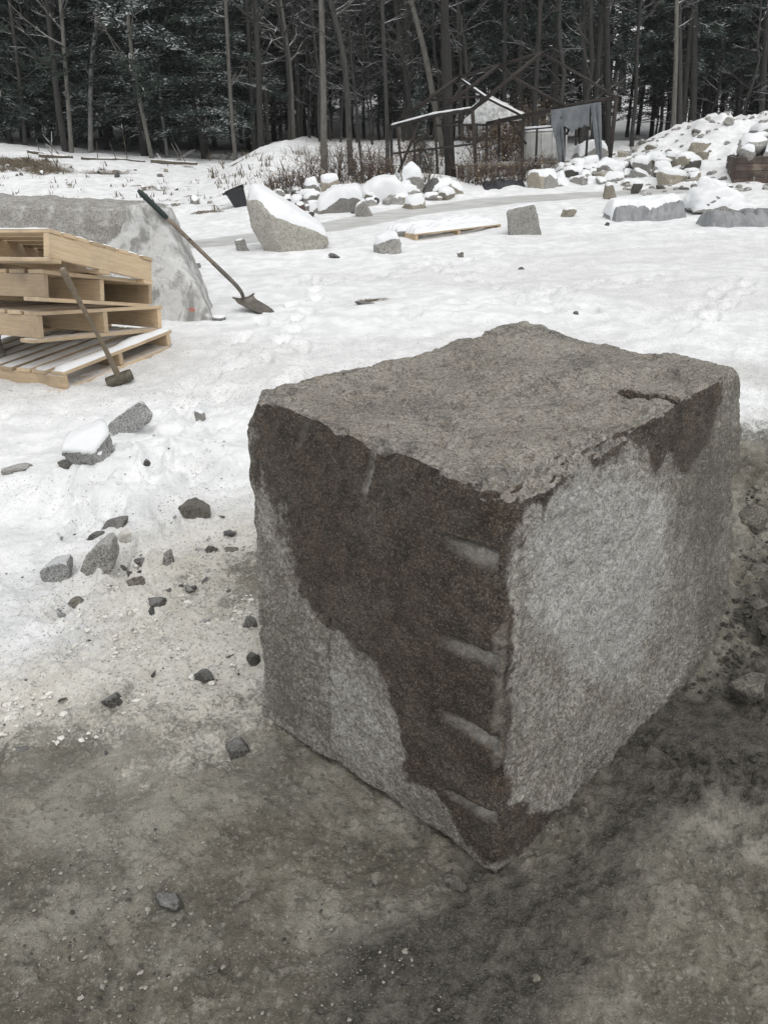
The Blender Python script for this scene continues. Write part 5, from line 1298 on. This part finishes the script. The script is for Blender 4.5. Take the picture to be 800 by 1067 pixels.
px_tree([(272, 162), (269, 50), (266, 0)], 27.5, 6, M_BARKD, 'dark trunk with snowy side branches, left of the snow mound', 9, h0=1.5, nb=26)
px_tree([(265, 162), (257, 0)], 29, 4, M_BARK, 'grey trunk close behind the dark trunk by the snow mound', 10)
px_tree([(302, 150), (300, 57), (287, 0)], 29, 3.5, M_BARKD, 'dark kinked trunk rising behind the snow mound', 11)
px_tree([(338, 186), (337, 90), (335, 0)], 23.5, 6.5, M_BARKP, 'sturdy pale brown trunk standing in front of the snow mound', 12, nb=16, h0=3.2)
px_tree([(366, 190), (360, 60), (352, 25), (343, 0)], 23.2, 6, M_BARK, 'curving grey trunk right of the sturdy pale brown trunk', 13, nb=18, h0=3.0)
px_tree([(378, 184), (371, 110), (366, 60)], 24, 2.5, M_BARKD, 'thin dark sapling leaning on the curving grey trunk', 14, H=6)
px_tree([(455, 118), (441, 45), (427, 0)], 28, 6, M_BARKP, 'thick pale trunk leaning left above the metal frame', 15)
px_tree([(430, 150), (428, 118), (412, 10)], 30, 5, M_BARK, 'grey leaning trunk left of the thick pale one', 16)
px_tree([(471, 150), (469, 50), (463, 0)], 27, 3.2, M_BARK, 'thin grey trunk behind the left end of the frame', 17)
px_tree([(488, 150), (486, 47), (475, 0)], 30, 3.6, M_BARK, 'trunk with a snowy curved limb above the frame', 18)
px_tree([(541, 150), (542, 60), (543, 0)], 28.5, 5, M_BARK, 'straight grey trunk above the middle of the frame', 19)
px_tree([(469, 172), (466, 120), (464, 60)], 25.8, 11, M_BARKD, 'thick dark double trunk seen through the left half of the frame', 20, H=12)
px_tree([(404, 186), (403, 120), (398, 0)], 24.8, 4.2, M_BARKD, 'dark trunk beside the left post of the frame', 21)
px_tree([(610, 152), (609, 60), (608, 0)], 27, 5, M_BARKD, 'dark trunk left of the right frame post', 22, h0=3)
px_tree([(618, 152), (621, 75), (626, 0)], 27.5, 6.5, M_BARKD, 'thick dark trunk leaning right above the hanging cloth', 23, h0=3)
px_tree([(634, 160), (632, 70), (631, 0)], 26.5, 6, M_BARKD, 'dark trunk directly behind the right frame post', 24, h0=3)
px_tree([(701, 145), (702, 70), (703, 0)], 27.5, 4.5, M_BARKP, 'left of the two straight pale trunks on the right', 25, h0=2.5, nb=14)
px_tree([(709, 143), (708, 70), (707, 0)], 28.2, 4.5, M_BARK, 'right of the two straight pale trunks on the right', 26, h0=2.5, nb=14)
px_tree([(722, 140), (723, 70), (724, 0)], 28.8, 7, M_BARKD, 'broad dark trunk right of the two straight pale trunks', 27)
px_tree([(793, 124), (797, 40), (799, 0)], 28, 6, M_BARKD, 'dark trunk in the upper right corner', 28)
# evergreens along the front of the woods
def px_con(px, Y, k, s, rz, label, group=None):
    p = at_y(px, 150, Y); return tree('evergreen_tree', CON[k], p[0], Y, rz, s, label, 'tree', group)
px_con(212, 29.5, 0, 1.0, .3, 'largest dark evergreen with snowy boughs, upper left of centre')
EG = 'evergreens of the dark wood on the left'
rsf = np.random.RandomState(8)
def far_enough(x, y, L, dmin): return all((x - a) ** 2 + (y - b) ** 2 > dmin ** 2 for a, b in L)
placed = []
def fill(n, pxr, Yr, kinds, name, label, cat, group, smin=.8, smax=1.15, dmin=1.2, protos=None):
    c = 0; tries = 0
    while c < n and tries < n * 30:
        tries += 1; px = rsf.uniform(*pxr); Y = rsf.uniform(*Yr); p = at_y(px, 150, Y)
        if 574 < px < 668 and Y > 31 and rsf.rand() < .75: continue
        if not far_enough(p[0], Y, placed, dmin): continue
        placed.append((p[0], Y)); k = kinds[rsf.randint(len(kinds))]
        tree(name, protos[k], p[0], Y, rsf.uniform(0, 6.28), rsf.uniform(smin, smax), label, cat, group); c += 1
fill(16, (-60, 180), (28.5, 34), [0, 1, 4], 'evergreen_tree', 'snow-dusted evergreen at the front of the wood on the left, boughs near the ground', 'tree', 'front evergreens on the left', dmin=1.9, protos=CON)
fill(30, (-150, 245), (31, 47), [0, 1, 2, 4], 'evergreen_tree', 'snow-dusted dark evergreen in the dense wood on the left', 'tree', EG, dmin=1.7, protos=CON)
fill(22, (250, 480), (35, 52), [1, 2, 3], 'evergreen_tree', 'evergreen standing back behind the snow mound and bare trunks', 'tree', 'evergreens behind the snow mound', dmin=2, protos=CON)
fill(40, (500, 960), (28.5, 47), [2, 3, 3, 1], 'evergreen_tree', 'tall evergreen with bare lower trunk in the wood on the right', 'tree', 'evergreens of the wood on the right', dmin=1.7, protos=CON)
fill(24, (-100, 250), (28, 42), [0, 1, 2, 4, 5], 'bare_tree', 'thin bare tree among the evergreens on the left', 'tree', 'bare trees on the left', dmin=.8, protos=BARE)
fill(60, (255, 520), (29.5, 52), [0, 1, 2, 3, 4, 5, 4], 'bare_tree', 'thin bare tree behind the snow mound and metal frame', 'tree', 'bare trees behind the mound', dmin=.7, protos=BARE)
fill(60, (520, 900), (26.5, 46), [1, 1, 2, 4, 4, 5], 'bare_tree', 'thin dark bare tree in the wood on the right', 'tree', 'bare trees on the right', dmin=.7, protos=BARE)
# far wood up the slope: reads as one mass
def far_wood():
    rs = np.random.RandomState(77); mb = MB(); V, Q = [], []; cnt = 0
    for i in range(430):
        x = rs.uniform(-62, 62); y = rs.uniform(48, 100); z = float(zmacro(np.array([x]), np.array([y]))[0]); H = rs.uniform(11, 17)
        t = np.linspace(0, 1, 5); p = np.zeros((5, 3)); p[:, 2] = z - .3 + t * H; p[:, 0] = x + rs.normal() * .6 * t; p[:, 1] = y; mb.tube(p, rs.uniform(.07, .17) * (1 - .8 * t) + .02, 5, False)
        for j in range(14):
            h = z + rs.uniform(2, H); a = rs.uniform(0, 6.28); L = rs.uniform(.8, 2.4); o = np.array([x, y, h]); d = np.array([cos(a), sin(a), rs.uniform(.2, 1.0)])
            mb.tube([o, o + d * L * .5 + rs.normal(size=3) * .1, o + d * L], [.035, .025, .01], 3, False)
            for q in range(3): d2 = d + rs.normal(size=3) * .5; o2 = o + d * L * rs.uniform(.3, .9); mb.tube([o2, o2 + d2 * L * .45], [.016, .007], 3, False)
    obj('far_wood', mb.mesh('far_wood', M_BARK), None, label='bare grey trees of the far wood climbing the slope behind', cat='wood', kind='stuff')
    for i in range(150):
        x = rs.uniform(-60, 60); y = rs.uniform(48, 85)
        if .23 < x / y < .34: continue
        z = float(zmacro(np.array([x]), np.array([y]))[0]); H = rs.uniform(10, 16); n = 420
        h = rs.rand(n) ** 1.1; a = rs.uniform(0, 6.28, n); rr = 2.6 * (1 - h) ** .7 * rs.rand(n) ** .5 + .1; c = np.stack([x + rr * np.cos(a), y + rr * np.sin(a), z + 1 + h * (H - 1)], -1)
        d = np.stack([np.cos(a), np.sin(a), rs.normal(size=n) * .3 - .2], -1) * rs.uniform(.3, .65, (n, 1)); w_ = np.stack([-np.sin(a), np.cos(a), rs.normal(size=n) * .3], -1) * rs.uniform(.10, .24, (n, 1))
        V.append(np.stack([c - d * .5, c + w_, c + d * .6, c - w_], 1).reshape(-1, 3)); Q.append(np.arange(n * 4).reshape(-1, 4) + cnt); cnt += n * 4
    obj('far_evergreens', mk_mesh('far_evergreens', np.vstack(V), np.vstack(Q), M_NEEDLE, False), None, label='dark evergreen mass of the far wood behind the nearer trees', cat='wood', kind='stuff')
far_wood()

# ------------------------------------------------------------------ brush, logs, litter
M_TWIG = mat_bark('brush_twigs', (.075, .055, .042), (.14, .105, .08), .10)
M_LEAF = mat_simple('dead_leaves', (.19, .135, .085), (.32, .24, .16), 9, .8, 0, snow=.25, space='Object')
M_GRASS = mat_simple('dry_grass', (.09, .075, .055), (.19, .16, .12), 5, .9, 0)
def brush_proto(seed, R, H, n, leaves):
    rs = np.random.RandomState(seed); mb = MB()
    for i in range(n):
        a = rs.uniform(0, 6.28); o = np.array([rs.normal() * R * .3, rs.normal() * R * .3, -.05]); d = np.array([cos(a) * rs.uniform(.1, .8), sin(a) * rs.uniform(.1, .8), 1.0]); L = H * rs.uniform(.5, 1.1)
        P = np.array([o, o + d * L * .4 + rs.normal(size=3) * .05, o + d * L * .75 + rs.normal(size=3) * .1, o + d * L + rs.normal(size=3) * .15]); mb.tube(P, [.014, .011, .008, .003], 4, False)
        for j in range(5):
            k = rs.randint(1, 4); d2 = d * .5 + rs.normal(size=3) * .5; mb.tube([P[k], P[k] + d2 * L * .2, P[k] + d2 * L * .36 + rs.normal(size=3) * .04], [.007, .005, .002], 3, False)
    st = mb.mesh('stems', M_TWIG); lm = None
    if leaves:
        c = rs.normal(size=(leaves, 3)) * np.array([R * .45, R * .45, H * .25]) + np.array([0, 0, H * .62]); d = rs.normal(size=(leaves, 3)); d /= np.linalg.norm(d, axis=1)[:, None]; w_ = np.cross(d, rs.normal(size=(leaves, 3))); w_ /= np.linalg.norm(w_, axis=1)[:, None]
        l = rs.uniform(.03, .075, (leaves, 1)); V = np.stack([c, c + d * l + w_ * l * .5, c + d * l * 2, c + d * l - w_ * l * .5], 1).reshape(-1, 3)
        lm = mk_mesh('leaves', V, np.arange(leaves * 4).reshape(-1, 4), M_LEAF, False)
    return st, lm
BR = [brush_proto(1, .6, 1.2, 34, 0), brush_proto(2, .9, 1.6, 34, 420), brush_proto(3, .8, 1.0, 44, 120), brush_proto(4, .5, .8, 30, 0)]
def brush(px, py, k, s, label, group=None, Y=None):
    g = ground_at(px, py) if Y is None else at_y(px, py, Y)
    root = bpy.data.objects.new('shrub', None); COL.objects.link(root); root.empty_display_size = .1; root.location = (g[0], g[1], zg(g[0], g[1])); root.rotation_euler = (0, 0, px * 1.7); root.scale = (s, s, s); tag(root, label, 'shrub', group)
    obj('stems', BR[k][0], root)
    if BR[k][1]: obj('leaves', BR[k][1], root)
for i, (px, py, k, s) in enumerate([(298, 203, 2, .50), (308, 204, 3, .55), (318, 200, 3, .5), (285, 200, 3, .5), (330, 192, 0, .55), (353, 190, 0, .6), (374, 190, 3, .7), (388, 190, 0, .6), (400, 188, 2, .5)]):
    brush(px, py, k, s, 'leafless brown brush growing out of the rock heap below the mound', 'brush below the mound')
for i, (px, py, k, s, Y) in enumerate([(428, 180, 1, .62, 26), (448, 180, 1, .55, 26.4), (505, 178, 1, .85, 26.6), (524, 178, 1, .75, 26.8), (538, 178, 1, .7, 26.6), (556, 140, 1, .9, 28)]):
    brush(px, py, k, s, 'brush with brown dead leaves behind the metal frame', 'leafy brush behind the frame', Y)
for i, (px, py, k, s) in enumerate([(500, 192, 2, .5), (515, 190, 3, .6), (530, 189, 2, .5), (545, 188, 3, .6), (560, 187, 2, .5), (572, 187, 3, .6), (485, 190, 3, .6)]):
    brush(px, py, k, s, 'dark tangled brush under the timber platform', 'tangled brush under the platform')
# a low snow-covered spruce in the frame
px_sp = at_y(512, 150, 25.6)
tree('young_evergreen', CON[4], at_y(437, 150, 26.2)[0], 26.2, .5, .20, 'low snow-dusted young evergreen seen through the left part of the frame', 'tree', None)
# snowed-up sheet behind the gable of the frame
def snow_sheet():
    a, b_, t = at_y(482, 127, 24.2), at_y(546, 123, 23.9), at_y(509, 104, 24.0); back = np.array([.25, 1.1, .12])
    V, F_ = hull_verts([a, b_, t, a + back, b_ + back, t + back, a + np.array([0, .1, -.06]), b_ + np.array([0, .1, -.06])], 5, .05, 7, 4); base = (a + b_) / 2
    m = mat_simple('snowy_canvas', (.45, .46, .44), (.85, .86, .87), 11, .8, .6)
    obj('canvas_sheet', mk_mesh('canvas_sheet', V - base, F_, m), None, base, None, 'snow-laden triangular canvas remnant in the gable of the metal frame', 'canvas')
snow_sheet()
M_LOG = mat_bark('fallen_log', (.10, .085, .065), (.18, .155, .12), .55)
def log(p0, p1, Y0, Y1, r, label):
    a, b_ = at_y(*p0, Y0), at_y(*p1, Y1); a[2] = zg(a[0], a[1]) + r * .7; b_[2] = zg(b_[0], b_[1]) + r * .7; t = np.linspace(0, 1, 16); P = a + (b_ - a) * t[:, None]
    rs = np.random.RandomState(int(p0[0])); P[:, 2] = np.maximum(P[:, 2], zfun(P[:, 0], P[:, 1]) + r * .5); P[1:-1, :2] += rs.normal(size=(14, 2)) * .02; base = (a + b_) / 2; mb = MB(); mb.tube(P - base, r * (1 - .35 * t), 8)
    for k in (4, 8, 11): d = rs.normal(size=3) * .3; d[2] = abs(d[2]) + .15; mb.tube([P[k] - base, P[k] - base + d], [.014, .004], 5)
    obj('fallen_log', mb.mesh('fallen_log', M_LOG), None, base, None, label, 'log')
log((28, 155), (76, 163), 25.2, 25.4, .05, 'snow-dusted fallen pole lying highest on the left bank')
log((40, 159), (72, 166), 24.6, 24.9, .06, 'dark fallen log just below the highest pole')
log((84, 160), (152, 170), 25.2, 25.6, .045, 'long thin pole lying along the crest of the left bank')
log((158, 169), (200, 170), 25.6, 26.0, .045, 'straight pole on the crest where the bank dips')
log((158, 172), (206, 173), 25.2, 25.4, .06, 'dark log on the crest under the straight pole')
log((400, 180), (470, 175), 24.0, 24.3, .05, 'thin fallen pole behind the left posts of the frame')
def litter():
    rs = np.random.RandomState(3); V, Q = [], []; cnt = 0
    def tuft(px0, px1, py0, py1, n, lo, hi):
        nonlocal cnt
        for i in range(n):
            g = ground_at(rs.uniform(px0, px1), rs.uniform(py0, py1)); m = rs.randint(3, 8)
            b = g + rs.normal(size=(m, 3)) * np.array([.06, .06, 0]); d = rs.normal(size=(m, 3)) * .35 + np.array([0, 0, 1.0]); l = rs.uniform(lo, hi, (m, 1)); w_ = rs.normal(size=(m, 3)) * .006 + np.array([.007, 0, 0])
            V.append(np.stack([b - w_, b + w_, b + d * l + w_ * .3, b + d * l - w_ * .3], 1).reshape(-1, 3)); Q.append(np.arange(m * 4).reshape(-1, 4) + cnt); cnt += m * 4
    tuft(0, 235, 172, 222, 60, .03, .10); tuft(215, 330, 160, 198, 90, .06, .20); tuft(330, 470, 160, 200, 70, .12, .3); tuft(0, 60, 166, 180, 90, .03, .12)
    obj('dry_grass', mk_mesh('dry_grass', np.vstack(V), np.vstack(Q), M_GRASS, False), None, label='sparse dry grass stalks sticking out of the snowy bank', cat='grass', kind='stuff')
litter()
# crumbs of ice and grit on the near ground
M_CRUMB = mat_simple('ice_crumb', (.20, .19, .165), (.38, .365, .325), 40, .5, .3)
M_GRIT = mat_simple('dark_grit', (.03, .028, .024), (.085, .08, .07), 40, .8, .3)
M_SLUSH = mat_simple('slush_lump', (.60, .58, .52), (.80, .79, .76), 12, .7, .5, space='Object')
M_CLOD = mat_simple('mud_clod', (.022, .02, .016), (.06, .055, .045), 25, .65, .5)
PUD = at_z(745, 755)
def crumbs(name, n, quads, smin, smax, mat, label, cat, seed, flat=.5):
    rs = np.random.RandomState(seed); dirs, f = ico(2 if name == 'mud_clods' else 1); V, T = [], []; cnt = 0
    for i in range(n):
        q = np.array(quads[rs.randint(len(quads))], float); a, b_ = rs.rand(2); p = (q[0] * (1 - a) + q[1] * a) * (1 - b_) + (q[3] * (1 - a) + q[2] * a) * b_
        g = at_z(*p)
        if name == 'mud_clods' and ((g[0] - PUD[0]) / .16) ** 2 + ((g[1] - PUD[1]) / .13) ** 2 < 1: continue
        if name in ('ice_crumbs', 'grit') and vnoise(np.array([[g[0] * 3.1, g[1] * 3.1, 0]]), 9)[0] + rs.normal() * .25 < .05: continue
        s = smin * (smax / smin) ** (rs.rand() ** 2.2)
        v = dirs * (1 + rs.uniform(-.35, .25, (len(dirs), 1))) * s * np.array([rs.uniform(.6, 1.3), rs.uniform(.6, 1.3), flat * rs.uniform(.6, 1.2)]); an = rs.uniform(0, 6.28); c, s_ = cos(an), sin(an)
        v = np.stack([v[:, 0] * c - v[:, 1] * s_, v[:, 0] * s_ + v[:, 1] * c, v[:, 2]], -1); V.append(v + np.array([g[0], g[1], 0])); T.append((f + cnt, g[:2], len(v))); cnt += len(v)
    G = np.array([t[1] for t in T]); z = zfun(G[:, 0], G[:, 1]); V = [v + np.array([0, 0, zz + .004]) for v, zz in zip(V, z)]
    obj(name, mk_mesh(name, np.vstack(V), np.vstack([t[0] for t in T]), mat, False), None, label=label, cat=cat, kind='stuff')
crumbs('ice_crumbs', 2600, [[(-20, 860), (260, 800), (250, 720), (-20, 760)], [(60, 780), (270, 770), (268, 640), (100, 690)], [(-20, 1067), (300, 1000), (280, 830), (-20, 850)], [(150, 650), (262, 650), (262, 560), (180, 560)], [(0, 1067), (500, 1067), (300, 860), (0, 850)]], .0014, .0062, M_CRUMB, 'pale crumbs of ice and snow scattered on the slush and mud', 'ice crumbs', 1, .35)
crumbs('grit', 2400, [[(-20, 860), (260, 800), (250, 560), (-20, 600)], [(0, 1067), (800, 1067), (760, 850), (0, 830)], [(100, 600), (265, 600), (262, 420), (20, 420)], [(280, 400), (600, 330), (800, 280), (240, 290)]], .0012, .0065, M_GRIT, 'dark grit and stone chips scattered on snow and mud', 'grit', 2)
crumbs("mud_clods", 900, [[(690, 790), (810, 800), (820, 620), (750, 640)], [(760, 660), (820, 660), (820, 480), (778, 500)]], .003, .012, M_CLOD, 'dark churned mud clods right of the block', 'mud', 3, .6)
crumbs('slush_lumps', 1100, [[(0, 790), (262, 745), (262, 560), (0, 640)], [(60, 700), (265, 690), (262, 600), (140, 560)]], .003, .013, M_SLUSH, 'small lumps of trampled snow along the slush line', 'slush', 4, .6)
# thin winter haze over the whole place
mh = bpy.data.materials.new('haze'); mh.use_nodes = True; nh = mh.node_tree; nh.nodes.clear()
ho = nh.nodes.new('ShaderNodeOutputMaterial'); hv = nh.nodes.new('ShaderNodeVolumePrincipled')
hv.inputs['Color'].default_value = (.9, .93, .95, 1); hv.inputs['Density'].default_value = .0009; hv.inputs['Anisotropy'].default_value = .2
nh.links.new(hv.outputs[0], ho.inputs['Volume'])
hb = MB(); hb.box((0, 0, 16.0), (300, 300, 18.0)); obj('haze', hb.mesh('haze', mh, False), kind='stuff')
